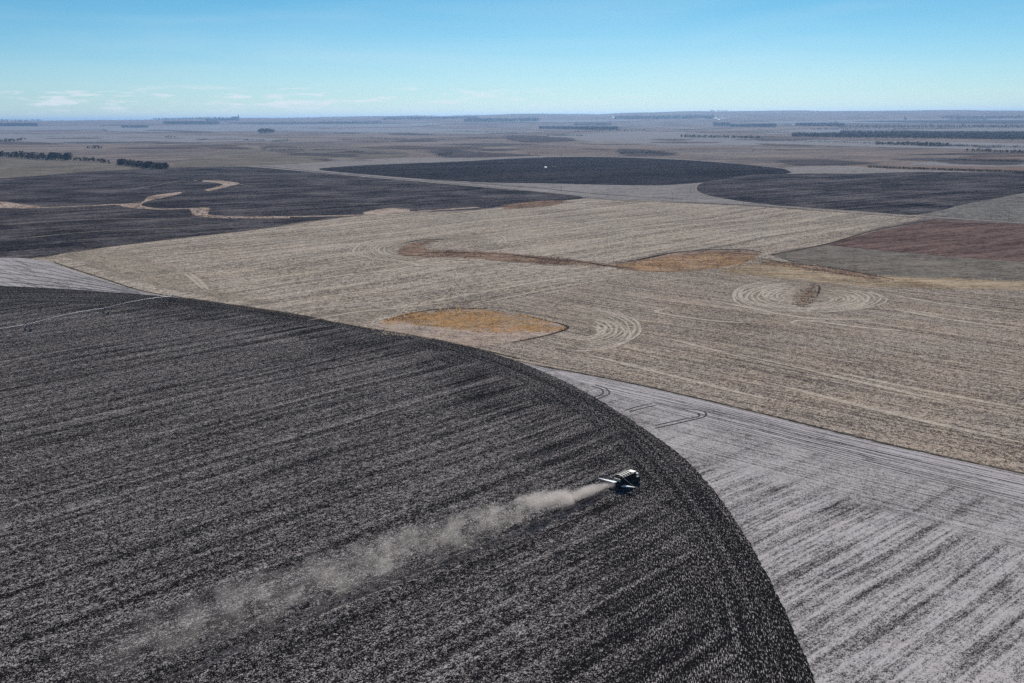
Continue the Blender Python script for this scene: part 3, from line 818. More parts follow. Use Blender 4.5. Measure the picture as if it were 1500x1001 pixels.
for pts in ([(210, 408), (250, 402), (310, 398)], [(270, 401), (285, 412), (298, 424)], [(277, 400), (292, 412), (306, 426)],
            [(330, 430), (420, 415), (520, 402), (640, 388)], [(330, 420), (420, 405), (500, 395)], [(200, 366), (300, 358), (400, 350)],
            [(350, 392), (440, 376), (520, 372), (560, 366)], [(560, 378), (610, 388), (600, 394), (520, 402)],
            [(640, 357), (760, 345), (900, 330), (1000, 315)], [(720, 350), (860, 340), (1000, 328), (1120, 322), (1160, 318), (1150, 313)],
            [(960, 350), (1060, 338), (1160, 326), (1260, 320)], [(650, 335), (760, 325), (880, 315), (990, 300)], [(480, 350), (620, 338), (760, 322)],
            [(780, 310), (860, 303), (960, 299)], [(880, 365), (900, 358), (960, 352), (1060, 345)], [(590, 394), (700, 384), (860, 396)],
            [(950, 455), (965, 451), (980, 452), (962, 458), (1040, 470), (1100, 474)], [(1175, 478), (1160, 474), (1180, 470), (1260, 480), (1330, 486)],
            [(980, 497), (1090, 524), (1200, 548)], [(1220, 545), (1340, 570), (1500, 600)], [(1040, 440), (1180, 466), (1300, 468)], [(1296, 430), (1380, 446), (1500, 462)],
            [(1300, 452), (1400, 470), (1500, 482)], [(860, 520), (1000, 555), (1120, 585)], [(1120, 560), (1300, 605), (1500, 650)], [(1060, 516), (1240, 556), (1400, 592)]):
    ribbon('straw_windrow', pts, 3.6, M_PALELINE, 4.6, step=5, taper=.3)
for pts in ([(596, 384), (700, 389), (800, 395), (880, 404)], [(600, 387), (700, 392), (790, 399), (850, 408)], [(640, 349), (740, 356), (840, 366), (920, 366), (985, 360), (1080, 356)], [(680, 345), (760, 352), (850, 359), (940, 358), (1040, 352)],
            [(860, 372), (920, 371), (980, 364), (1060, 360)], [(700, 430), (800, 412), (880, 404)], [(690, 448), (760, 433), (850, 416), (930, 404)], [(450, 470), (520, 458), (600, 450), (680, 440)], [(420, 455), (520, 446), (600, 440)],
            [(100, 376), (220, 364), (330, 352)], [(120, 384), (260, 372), (400, 362)], [(150, 396), (230, 386), (330, 378)], [(230, 418), (300, 411), (420, 404)], [(1080, 405), (1160, 408), (1240, 417), (1330, 426)], [(940, 415), (1020, 407), (1060, 412)]):
    ribbon('straw_windrow', pts, 2.6, M_PALELINE, 4.55, step=5, taper=.3)
for k in range(6):
    f = .05 + k * .16
    a_ = [(-120, 380), (30, 382), (105, 399), (200, 427)]; b_ = [(-120, 418), (0, 419), (120, 427), (215, 433)]
    ribbon('wheel_rut', [(p[0] * (1 - f) + q[0] * f, p[1] * (1 - f) + q[1] * f) for p, q in zip(a_, b_)], random.choice((.8, 1.2, 1.6)), M_RUT, 3.6 + k * .03, step=6, taper=.2)
# uneven cover over the far range
M_FAR_A = field_mat('brown_range_cover', (0.06, 0.047, 0.045), (0.20, 0.16, 0.145), ang=10, speck=10, aniso=4, contrast=3.4, streak=.2, streak_w=40, streak_l=300, macro=.25, macro_s=150, feather=50, broken=.50, hue=.3, opac=.75, bump=0)
M_FAR_B = field_mat('blue_grey_range_cover', (0.05, 0.048, 0.058), (0.16, 0.15, 0.16), ang=10, speck=10, aniso=4, contrast=3.0, streak=.2, streak_w=40, streak_l=300, macro=.25, macro_s=150, feather=60, broken=.50, hue=.1, opac=.75, bump=0)
M_FAR_C = field_mat('pale_range_cover', (0.16, 0.145, 0.135), (0.36, 0.32, 0.285), ang=10, speck=10, aniso=4, contrast=2.6, streak=.2, streak_w=40, streak_l=300, macro=.25, macro_s=150, feather=40, broken=.50, hue=.2, opac=.8, bump=0)
rr_ = random.Random(41)
for k in range(64):
    py = rr_.uniform(182, 240) if k % 3 else rr_.uniform(205, 236)
    px = rr_.uniform(-20, 1520)
    if 560 < px < 1180 and py > 222: py -= 22
    if px < 380 and py > 222: py -= 20
    wd = rr_.uniform(25, 95); ht = (py - 172) * rr_.uniform(.018, .06); tl = rr_.uniform(-.015, .03)
    if k < 14: wd *= 1.2
    m_ = (M_FAR_A, M_FAR_B, M_FAR_C, M_FAR_A, M_RAVINE)[k % 5]
    pts = []
    for j in range(9):
        a = 2 * math.pi * j / 9; q = rr_.uniform(.6, 1.15)
        pts.append((px + wd * q * math.cos(a), py + ht * q * math.sin(a) + tl * wd * math.cos(a)))
    P('range_cover', pts, m_, 1.9 + k * .012, sx=max(10, wd * .25), sy=max(.6, ht * .4), step=max(8, wd * .2), jitter=.15)

# ------------------------------------------------------------------ vegetation
M_BARK = simple_mat('grey_brown_bark', (0.045, 0.04, 0.04), .9)
M_CROWN = simple_mat('dark_evergreen_needles', (0.022, 0.027, 0.022), .85, var=.45, scale=.8)
M_TWIG = simple_mat('bare_twigs', (0.075, 0.068, 0.07), .9, var=.3, scale=.8)


def crown_mesh(kind, seed):
    """unit-height crown of many small faces gathered in clumps (z from 0.12 to 1)"""
    r = random.Random(seed); v = []; f = []
    nclump = {'cedar': 9, 'bare': 11, 'shrub': 6}[kind]
    per = {'cedar': 20, 'bare': 20, 'shrub': 16}[kind]
    for c in range(nclump):
        if kind == 'cedar':
            z = r.uniform(.14, .92); rad = .30 * (1.05 - z) + .05
        elif kind == 'bare':
            z = r.uniform(.36, .90); rad = .34 * math.sin(math.pi * min(1, (z - .15) / .95)) + .02
        else:
            z = r.uniform(.15, .75); rad = .5
        a = r.uniform(0, 6.28); q = rad * r.uniform(.2, 1)
        cxn, cyn = q * math.cos(a), q * math.sin(a)
        cs = r.uniform(.10, .17)
        for k in range(per):
            d = Vector((r.gauss(0, 1), r.gauss(0, 1), r.gauss(0, .8))).normalized() * cs * r.uniform(.3, 1.1)
            p = Vector((cxn, cyn, z)) + d
            if p.z < .03: p.z = .03
            s = r.uniform(.035, .085) * (1.0 if kind != 'bare' else .5)
            u = Vector((r.gauss(0, 1), r.gauss(0, 1), r.gauss(0, 1))).normalized(); w2 = u.orthogonal().normalized()
            ln = 2.4 if kind == 'bare' else 1.3
            b = len(v)
            v += [tuple(p - u * s * ln), tuple(p + u * s * ln), tuple(p + w2 * s), ]
            f.append((b, b + 1, b + 2))
    me = bpy.data.meshes.new('crown')
    me.from_pydata(v, [], f)
    me.materials.append(M_TWIG if kind == 'bare' else M_CROWN)
    return me


def trunk_mesh(kind, seed):
    r = random.Random(seed); m = MB()
    top = .55 if kind != 'shrub' else .3
    m.rod((0, 0, -.03), (0.01, 0, top), .028, .012, 6)
    for k in range(6 if kind == 'bare' else 4):
        a = r.uniform(0, 6.28); z = r.uniform(.2, .5) * (1 if kind != 'shrub' else .5)
        m.rod((0, 0, z), (.22 * math.cos(a), .22 * math.sin(a), z + r.uniform(.18, .4)), .012, .004, 4, cap=False)
    me = bpy.data.meshes.new('trunk')
    me.from_pydata(m.v, [], m.f); me.materials.append(M_BARK)
    return me


TREES = {k: [(crown_mesh(k, 10 * i + 3), trunk_mesh(k, 10 * i + 4)) for i in range(4)] for k in ('cedar', 'bare', 'shrub')}
NAMES = {'cedar': ('evergreen_tree', 'tree'), 'bare': ('bare_tree', 'tree'), 'shrub': ('shrub', 'shrub')}


def tree(kind, x, y, h, spread, label, group):
    cm_, tm_ = random.choice(TREES[kind])
    nm, cat = NAMES[kind]
    e = empty(nm, (x, y, float(height(x, y))), random.uniform(0, 6.28))
    e.scale = (h * spread, h * spread, h)
    tag(e, label, cat, group)
    for part, me in (('trunk', tm_), ('crown', cm_)):
        o = bpy.data.objects.new(part, me); COL.objects.link(o); o.parent = e
    return e


def tree_line(kind, pts, n, h, label, group, depth=12.0, spread=1.15, gaps=0.0, hv=.25):
    P_ = np.array(pts, float)
    L = np.r_[0, np.cumsum(np.hypot(*np.diff(P_, axis=0).T))]
    for k in range(n):
        s = (k + .5 + random.uniform(-.45, .45)) / n * L[-1]
        if gaps and math.sin(s * .35 + 1.7) < gaps - 1: continue
        px = np.interp(s, L, P_[:, 0]); py = np.interp(s, L, P_[:, 1])
        x, y, z = G(px, py)
        d = math.hypot(x, y); q = random.uniform(0, depth)
        x += x / d * q; y += y / d * q
        lab, grp = label, group
        if n >= 14 and 0 <= P_[:, 0].min() and P_[:, 0].max() <= 1500 and k in (0, n - 1):
            lab = ('leftmost ' if k == 0 else 'rightmost ') + label
        elif n >= 14 and len(label.split()) <= 14:
            j = min(2, int(3 * (px - max(0, P_[:, 0].min())) / (min(1500, P_[:, 0].max()) - max(0, P_[:, 0].min()) + 1e-6)))
            lab = label + ', ' + ('left', 'middle', 'right')[max(0, j)] + ' third'; grp = group + ', ' + ('left', 'middle', 'right')[max(0, j)] + ' third'
        tree(kind, x, y, h * random.uniform(1 - hv, 1 + hv), spread * random.uniform(.85, 1.2), lab, grp)


tree_line('cedar', [(-30, 228), (0, 230), (67, 235), (105, 235.5)], 52, 18, 'dark tree in the dense left end of the long left windbreak', 'trees of the long windbreak, left end', 40, 2.0, hv=.35)
tree_line('cedar', [(107, 235.5), (144, 237.5), (160, 240.5)], 16, 11, 'smaller dark tree in the thin middle of the long left windbreak', 'trees of the long windbreak, thin middle', 12, 1.9)
tree_line('cedar', [(173, 241.5), (213, 247), (246, 248.5)], 46, 14, 'dark tree in the right end of the long left windbreak', 'trees of the long windbreak, right end', 35, 1.9)
tree_line('cedar', [(-10, 209), (20, 208), (38, 205)], 16, 17, 'dark tree in the clump at the left edge of the photo above the windbreak', 'trees of the clump at the left edge', 60, 2.4)
tree_line('cedar', [(127, 218), (150, 218.5)], 8, 13, 'dark tree in the small clump standing in pasture above the left windbreak', 'trees of the small pasture clump', 30, 1.4)
tree_line('cedar', [(241, 202), (256, 202)], 4, 13, 'dark tree of the short row in open range right of the left clump', 'trees of the short range row', 20, 1.8)
tree_line('shrub', [(290, 206), (303, 205)], 6, 12, 'rounded dark brush clump left of the ravine on open range', 'brush left of the ravine', 50, 2.4)
tree_line('bare', [(380, 196.5), (401, 195.5)], 26, 36, 'tall leafless tree in the blue-grey grove on the left range', 'trees of the leafless grove', 200, 1.3)
tree_line('shrub', [(398, 208), (422, 207.5)], 8, 12, 'dark shrub on the knoll below the leafless grove', 'shrubs on the knoll', 60, 2.7)
tree_line('shrub', [(398, 221), (412, 222), (430, 220)], 7, 7, 'dark shrub in the eroded ravine above the pale field corner', 'shrubs in the eroded ravine', 30, 2.2)
tree_line('shrub', [(508, 223.5), (530, 223.5)], 10, 7, 'dark shrub in the short thick row north of the far dark circle', 'shrubs of the short thick row', 30, 2.4)
tree_line('shrub', [(642, 229), (662, 227)], 8, 8, 'dark shrub at the mouth of the draw behind the far dark circle', 'shrubs at the draw mouth', 40, 2.4)
tree_line('shrub', [(494, 206), (519, 206)], 8, 8, 'dark shrub in the paired rows on the middle range', 'shrubs of the paired rows', 60, 2.4)
tree_line('shrub', [(543, 203.5), (595, 205)], 14, 9, 'dark shrub in the broken line across the middle range', 'shrubs of the broken line', 60, 2.7)
tree_line('shrub', [(907, 225.5), (940, 225), (988, 227)], 26, 8, 'dark shrub in the long thicket just behind the far dark circle', 'shrubs of the long thicket', 35, 2.4)
tree_line('cedar', [(996, 201.5), (1050, 202.5), (1112, 203.5)], 46, 13, 'dark evergreen in the straight belt across the pale field right of centre', 'trees of the straight belt', 30, 1.7)
tree_line('cedar', [(841, 194), (890, 192.5), (947, 191.5)], 34, 12, 'dark evergreen in the slanting belt below the white farm sheds', 'trees of the slanting belt', 20, 2.0)
tree_line('cedar', [(1281, 212.5), (1330, 213.5), (1390, 214.5)], 36, 12, 'dark evergreen in the thick right belt below the leafless wood', 'trees of the thick right belt', 40, 2.4)
tree_line('shrub', [(1187, 208), (1235, 209.5), (1279, 211)], 26, 8, 'low dark shrub in the thin left end of the belt below the leafless wood', 'shrubs of the thin belt end', 12, 1.9)
tree_line('cedar', [(1413, 221.5), (1440, 223), (1520, 226.5)], 26, 9, 'dark evergreen in the belt at the right edge above the brown strips', 'trees of the right edge belt', 30, 1.7)
tree_line('bare', [(1160, 202), (1240, 203.5), (1330, 205), (1420, 206), (1520, 207)], 70, 17, 'leafless tree on the near edge of the long wood at right', 'trees on the near edge of the long wood', 120, 1.05)
tree_line('bare', [(1220, 184), (1226, 184)], 3, 45, 'tall lone leafless tree rising above the right-hand woods', 'tall lone trees', 30, .8)
tree_line('bare', [(1325, 178.5), (1328, 178.5)], 2, 55, 'solitary round-headed tree on the far right rise', 'solitary trees on the rise', 30, .8)
tree_line('bare', [(835.5, 207.8), (836, 207.8)], 1, 13, 'single slim tree alone on the pale slope near centre', None, 5, .8)
for px, py, lab in ((3, 300.5, 'dark bush at the head of the left tan waterway'), (103, 306, 'tiny dark bush on the tan waterway in the left dark field'), (87, 195, 'dark bush alone on the far left plain'),
                    (1103, 222, 'small dark bush alone on the brown slope'), (1117, 205.5, 'dark bush just beyond the right end of the straight belt'), (905, 213, 'small dark bush alone below the slanting belt'),
                    (1482, 206.8, 'dark bush in front of the long wood at far right')):
    x, y, z = G(px, py)
    tree('shrub', x, y, 3.0 if py > 290 else 9, 1.6, lab, None)


def tufts(name, polys, mat, h, label, spread=1.0):
    """standing clumps of grass or weeds: many small upright faces joined"""
    v = []; f = []; r = random.Random(len(name) + int(h * 100))
    for pts, n in polys:
        O = densify(pts, True, 8.0, True); x0, y0 = O.min(0); x1, y1 = O.max(0)
        C = rng.uniform((x0 - 4, y0 - 1), (x1 + 4, y1 + 1), (n * 5, 2))
        C = C[inside(C, O)]
        # gather into clumps
        cc = C[rng.integers(0, len(C), 40)]; rad = rng.uniform(.5, 1.6, 40)
        k = np.min(np.hypot((C[:, None, 0] - cc[None, :, 0]) / 14, (C[:, None, 1] - cc[None, :, 1]) / 3.2) / rad[None, :], axis=1)
        C = C[rng.uniform(0, 1.5, len(C)) > k][:n]
        for px, py in C:
            x, y, z = G(px, py)
            H = h * r.uniform(.5, 1.3)
            for j in range(3):
                a = r.uniform(0, 6.28); ox, oy = r.uniform(-.7, .7) * spread, r.uniform(-.7, .7) * spread
                wd = H * r.uniform(.25, .5)
                b = len(v)
                v += [(x + ox - wd * math.cos(a), y + oy - wd * math.sin(a), z), (x + ox + wd * math.cos(a), y + oy + wd * math.sin(a), z), (x + ox + r.uniform(-.3, .3) * H, y + oy + r.uniform(-.3, .3) * H, z + H)]
                f.append((b, b + 1, b + 2))
    o = link_mesh(name, v, f, mat)
    tag(o, label, 'grass', None, 'stuff')
    return o


M_T_OR = blade_mat('orange_grass_blades', (0.60, 0.36, 0.15))
M_T_TAN = blade_mat('tan_grass_blades', (0.62, 0.50, 0.38))
M_T_DARK = blade_mat('dark_weed_stems', (0.17, 0.105, 0.075), .4, .4)
hollow = [(528, 487), (545, 478), (590, 462), (640, 455), (700, 454), (760, 461), (830, 479), (800, 493), (745, 504), (700, 509), (640, 500), (590, 494)]
creek = [(578, 372), (586, 360), (610, 354), (665, 350), (630, 364), (740, 370), (860, 382), (940, 380), (1040, 367), (1118, 372), (1060, 392), (930, 398), (800, 388), (660, 378), (600, 378)]
straw = [(1050, 400), (1110, 380), (1200, 390), (1290, 403), (1500, 413), (1640, 416), (1640, 428), (1380, 424), (1250, 420), (1150, 410)]
tufts('marsh_grass_clumps', [([(560, 474), (600, 458), (650, 453), (720, 455), (790, 467), (832, 480), (790, 489), (700, 487), (620, 482)], 4200), ([(900, 390), (950, 379), (1040, 370), (1110, 378), (1060, 393), (960, 399)], 1600), (straw, 1300)],
      M_T_OR, .55, 'orange marsh grass standing in the wet hollows and along the creek')
draw1 = [(172, 300), (205, 297), (216, 289), (240, 284.5), (272, 281), (270, 283), (250, 288), (222, 294), (208, 300), (214, 306), (190, 305)]
draw2 = [(280, 314), (292, 304.5), (310, 305.5), (306, 314), (330, 318), (440, 318), (430, 320), (320, 320)]
draw3 = [(280, 264.5), (330, 266), (352, 269.5), (335, 274), (305, 281), (298, 279), (325, 271), (300, 267)]
draw4 = [(0, 296), (30, 299), (60, 303), (40, 306), (0, 305), (-80, 303), (-80, 297)]
tufts('brown_grass_clumps', [(draw1, 500), (draw2, 500), (draw3, 350), (draw4, 300), ([(60, 301), (170, 298), (170, 303), (60, 307)], 250)], M_T_DARK, .9, 'brown grass along the narrow waterways of the left dark field', 2.0)
tufts('tan_grass_clumps', [(hollow, 2400), (straw, 3200), (creek, 1200), ([(1150, 384), (1300, 402), (1500, 409), (1600, 412), (1600, 425), (1350, 420), (1160, 404)], 1200)], M_T_TAN, .5, 'tan dry grass in the hollow beside the dark circle and along the creek')
tufts('dark_weed_clumps', [(creek, 2000), (hollow, 260), ([(560, 470), (620, 456), (700, 452), (640, 460), (590, 470)], 300), ([(1100, 378), (1160, 383), (1240, 394), (1310, 408), (1290, 413), (1200, 400), (1120, 388)], 700), ([(780, 383), (810, 376), (840, 381), (832, 388), (800, 389)], 500),
                           ([(1158, 448), (1166, 430), (1190, 418), (1204, 424), (1186, 448)], 350), ([(730, 303), (775, 296), (832, 295), (800, 303), (750, 306)], 300)], M_T_DARK, .6, 'dark dead weeds along the creek line')


def woodland(name, areas, label, h=14.0, kind='cedar'):
    """far woods that read as one mass: many small crowns joined"""
    v = []; f = []; r = random.Random(len(areas) * 7 + len(label))
    for (x0, x1, yb0, yb1, dep, n, hh) in areas:
        for k in range(n):
            t = r.random(); px = x0 + (x1 - x0) * t; py = yb0 + (yb1 - yb0) * t
            x, y, z = G(px, py)
            d = math.hypot(x, y); q = r.uniform(0, dep)
            x += x / d * q; y += y / d * q; z = float(height(x, y))
            H = hh * r.uniform(.6, 1.25); W_ = H * r.uniform(.35, .6)
            for j in range(9):
                a = r.uniform(0, 6.28); zz = z + H * r.uniform(.25, .95); ro = W_ * r.uniform(0, .8)
                c = Vector((x + ro * math.cos(a), y + ro * math.sin(a), zz))
                s = H * r.uniform(.09, .2)
                u = Vector((r.gauss(0, 1), r.gauss(0, 1), r.gauss(0, 1))).normalized(); w2 = u.orthogonal().normalized()
                b = len(v)
                v += [tuple(c - u * s), tuple(c + u * s), tuple(c + w2 * s * 1.2)]
                f.append((b, b + 1, b + 2))
            b = len(v)
            v += [(x - H * .03, y, z - 1), (x + H * .03, y, z - 1), (x, y, z + H * .6)]
            f.append((b, b + 1, b + 2))
    o = link_mesh(name, v, f, M_TWIG if kind == 'bare' else M_CROWN)
    tag(o, label, 'woodland', None, 'stuff')
    return o


woodland('woodland', [(1160, 1530, 201.0, 205.5, 420, 2600, 17), (1230, 1530, 197.0, 199.5, 500, 1600, 17)], 'long leafless wood across the right plain, blue with distance', kind='bare')
woodland('woodland', [(1165, 1236, 184.8, 185.6, 900, 900, 26), (1045, 1137, 185.5, 187.5, 1100, 1300, 24), (1228, 1500, 188.5, 189.5, 900, 800, 18), (1190, 1330, 191, 192, 300, 160, 14)], 'scattered leafless woods beyond the long wood at right', kind='bare')
woodland('woodland', [(-30, 55, 185.6, 186, 1200, 900, 34), (240, 320, 182.6, 183, 1200, 800, 34), (178, 217, 188, 188, 600, 300, 22), (300, 350, 178, 177.5, 900, 300, 34)], 'flat dark woods on the far left plain')
woodland('woodland', [(790, 905, 189.2, 190.8, 900, 1500, 22), (840, 895, 184.6, 184.8, 700, 360, 20), (680, 790, 180, 179, 1200, 800, 32), (900, 1045, 175.6, 175.2, 1800, 1000, 34), (560, 700, 177, 174.5, 1500, 600, 32), (465, 560, 181.5, 181.5, 900, 300, 22)],
         'dark woods and farmstead trees on the far central plain')
woodland('hedgerow', [(418, 450, 188.5, 187.7, 40, 60, 10), (452, 495, 187.5, 186.5, 40, 80, 10), (468, 522, 181.5, 181, 300, 160, 16), (615, 637, 204.5, 204.8, 60, 40, 7), (664, 790, 193.5, 195.8, 40, 220, 9),
                      (801, 856, 199.3, 199.8, 30, 160, 9), (356, 388, 206.5, 207.2, 80, 60, 8), (500, 517, 195.3, 195.5, 40, 30, 8)], 'broken dark hedgerows crossing the middle plain')
woodland('skyline_woods', [(0, 60, 177.6, 177.4, 300, 120, 26), (60, 230, 177.6, 176.2, 300, 260, 16), (225, 290, 175.6, 175, 500, 200, 30), (290, 345, 175, 175, 400, 160, 34), (345, 470, 174.4, 173.2, 300, 200, 16),
                           (470, 600, 172.4, 171.2, 300, 300, 18), (600, 740, 170.6, 169.2, 300, 300, 16), (740, 870, 168.8, 168.4, 300, 300, 24), (900, 1040, 166.4, 164.4, 300, 200, 12), (1040, 1065, 163.8, 163.6, 300, 60, 26),
                           (1065, 1240, 163.4, 164, 300, 240, 12), (1240, 1530, 163.4, 163.4, 300, 400, 12)], 'thin line of dark woods along the far skyline')
woodland('hedgerow', [(1271, 1520, 246.0, 254.8, 6, 900, 4.5), (1390, 1520, 235.3, 238.8, 6, 420, 4.5), (1390, 1520, 214.6, 217.8, 20, 300, 7), (1380, 1520, 174.2, 173.8, 500, 600, 26), (1390, 1450, 176.2, 176.2, 300, 260, 18), (1490, 1520, 187.9, 187.9, 100, 60, 9)],
         'thin dark hedgerows between the fields at right')
woodland('scattered_scrub', [(940, 1180, 193.5, 196.2, 450, 300, 7), (1000, 1160, 198.2, 199.3, 200, 90, 6), (1090, 1140, 206, 207, 200, 24, 6), (1145, 1190, 209, 210, 200, 50, 6), (50, 160, 202, 202.5, 260, 90, 7),
                             (360, 470, 214, 221, 260, 60, 4), (620, 830, 220, 233, 300, 120, 4), (330, 600, 196, 212, 800, 80, 6), (1120, 1400, 221, 243, 300, 110, 3), (860, 1100, 205, 232, 300, 60, 4), (1230, 1400, 184, 185.5, 800, 160, 12)],
         'scattered scrub dotting the open range')

# ------------------------------------------------------------------ farm buildings, far off
M_WHITE = simple_mat('white_painted_metal', (0.72, 0.72, 0.70), .5, var=.05)
M_ROOF = simple_mat('galvanised_roof', (0.78, 0.79, 0.80), .35, metal=.0, var=.06)
M_RUSTROOF = simple_mat('orange_roof', (0.62, 0.40, 0.16), .7, var=.1)
M_DOOR = simple_mat('dark_door', (0.06, 0.06, 0.07), .6)
M_CONC = simple_mat('pale_concrete', (0.42, 0.42, 0.42), .8, var=.08, scale=.2)


def barn(px, py, L, W_, H, rz, label, roof=None, grp=None):
    x, y, z = G(px, py)
    e = empty('farm_shed', (x, y, float(height(x, y)) - .3), math.radians(rz))
    tag(e, label, 'farm shed', grp)
    hl, hw = L / 2, W_ / 2
    MB().box(-hl, hl, -hw, hw, 0, H).build('wall', M_WHITE, e)
    rf = MB(); e_ = .6; rh = W_ * .28
    vs = [(-hl - e_, -hw - e_, H + .02), (hl + e_, -hw - e_, H + .02), (hl + e_, 0, H + rh), (-hl - e_, 0, H + rh), (hl + e_, hw + e_, H + .02), (-hl - e_, hw + e_, H + .02)]
    rf.add(vs, [(0, 1, 2, 3), (3, 2, 4, 5), (0, 3, 5), (1, 4, 2), (0, 5, 4, 1)])
    rf.build('roof', roof or M_ROOF, e)
    MB().box(-L * .14, L * .14, -hw - .12, -hw - .02, 0, H * .8).build('door', M_DOOR, e)
    MB().box(-hl - .12, -hl - .02, -W_ * .2, W_ * .2, 0, H * .75).build('door', M_DOOR, e)
    return e


barn(863, 188.2, 34, 20, 7, 8, 'long white farm shed, left one of the pair among dark trees')
barn(872.5, 188.2, 18, 16, 9, 60, 'short white farm shed, right one of the pair among dark trees')
barn(899, 173.0, 44, 24, 10, 4, 'white shed on the far central ridge')
barn(1029, 176.2, 62, 32, 10, 5, 'low cream shed at the left end of the far white farm complex', M_RUSTROOF)
for k, (px, py) in enumerate([(1045, 175.6), (1049, 174.6), (1053.5, 176.4), (1058, 175.0), (1062, 174.8), (1066, 174.6)]):
    lab = ['second', 'third', 'fourth', 'fifth', 'sixth', 'rightmost'][k]
    barn(px, py, 27, 22, 10, random.uniform(-20, 20), 'small white shed, %s from the left in the far farm complex' % lab, grp='white sheds of the far farm complex')
barn(1163.5, 184.0, 46, 20, 6, 3, 'long low white shed at the left end of the right-hand woods')
barn(497, 175.5, 60, 40, 14, 6, 'orange-roofed shed on the far left plain', M_RUSTROOF)
barn(30, 178.5, 90, 50, 20, 6, 'white shed on the far left skyline', grp='white sheds on the left skyline')
barn(38, 178.4, 60, 40, 22, 20, 'smaller white shed right beside the one on the far left skyline', grp='white sheds on the left skyline')


def elevator(px, py):
    x, y, z = G(px, py)
    e = empty('grain_elevator', (x, y, float(height(x, y)) - 6), 0)
    tag(e, 'tall grain elevator standing up on the far left skyline', 'grain elevator')
    for k in range(5):
        MB().rod((-48 + k * 17, 0, 0), (-48 + k * 17, 0, 62), 8.4, 8.4, 16).build('silo', M_CONC, e)
    MB().box(34, 58, -11, 11, 0, 74).box(40, 52, -8, 8, 74, 100).build('headhouse', M_CONC, e)
    MB().box(-54, 34, -4, 4, 62.2, 70).build('gallery', M_CONC, e)
    MB().rod((46, 0, 100), (46, 0, 122), 1.2, .6, 6).build('mast', M_DOOR, e)


elevator(345.5, 176.6)

# ------------------------------------------------------------------ power poles along the road
M_WOODPOLE = simple_mat('weathered_pole', (0.10, 0.085, 0.075), .9)
M_INSUL = simple_mat('grey_insulator', (0.4, 0.4, 0.42), .3)


def make_pole():
    e = empty('utility_pole', (0, 0, 0))
    MB().rod((0, 0, -.3), (0, 0, 10.5), .20, .13, 8).build('post', M_WOODPOLE, e)
    arm = MB().box(-.07, .07, -1.25, 1.25, 9.6, 9.78).build('crossarm', M_WOODPOLE, e)
    for s in (-1.1, .0, 1.1):
        MB().rod((0, s, 9.79 if s else 10.51), (0, s, 10.05 if s else 10.75), .07, .05, 6).build('insulator', M_INSUL, e)
    MB().rod((.05, .9, 9.62), (.05, .12, 8.9), .04, .04, 5).build('brace', M_WOODPOLE, e)
    return e


pole0 = make_pole()
poles = [(735, 276.6, 'pole farthest left along the road, above the left dark field'), (822, 283.2, 'pole just left of the left dark field tip'),
         (890.5, 287.3, 'pole right of the pointed end of the left dark field'), (984.5, 294.0, 'pole below the pale strip, between the two dark circles'),
         (1011.5, 282.0, 'pole, left one of the close pair beside the right dark circle'), (1016.5, 281.0, 'pole of the close pair beside the right dark circle, right one'),
         (1089, 299.6, 'pole on the road below the near tip of the right dark circle'), (1210, 308.0, 'pole on the road under the middle of the right dark circle'),
         (1477, 324.0, 'rightmost pole, at the far right end of the road')]
for i, (px, py, lab) in enumerate(poles):
    o = pole0 if i == 0 else copy_tree(pole0)
    x, y, z = G(px, py)
    o.location = (x, y, z); o.rotation_euler.z = math.radians(-48 + 90)
    tag(o, 'thin wooden power ' + lab, 'utility pole', 'power poles along the gravel road')

# ------------------------------------------------------------------ centre pivot sprinkler line in the near circle
M_GALV = simple_mat('galvanised_pipe', (0.60, 0.60, 0.62), .5, metal=.3, var=.08)
M_GALVD = simple_mat('galvanised_frame', (0.09, 0.09, 0.10), .8, var=.1)
M_RUBBER = simple_mat('black_tyre_rubber', (0.012, 0.012, 0.013), .85, var=.2)
M_RIM = simple_mat('steel_rim', (0.30, 0.30, 0.30), .5)


def wheel(parent, c, r, wd, axis_n=22, tyre='tyre', mat_rim=None):
    t = MB().lathe([(-wd / 2, r * .62), (-wd / 2, r * .92), (-wd * .36, r), (wd * .36, r), (wd / 2, r * .92), (wd / 2, r * .62)], 'y', (0, 0, 0), axis_n).build('wheel', M_RUBBER, parent, False)
    t.location = c
    lg = MB()
    for k in range(axis_n):
        a = 2 * math.pi * k / axis_n
        for sgn in (-1, 1):
            lg.rod((r * math.cos(a), 0, r * math.sin(a)), (r * math.cos(a + .14), sgn * wd * .46, r * math.sin(a + .14)), .035 * r / .9, None, 4)
    lg.build('tread', M_RUBBER, t)
    MB().rod((0, -wd * .30, 0), (0, wd * .30, 0), r * .63, None, 18).build('rim', mat_rim or M_RIM, t)
    return t


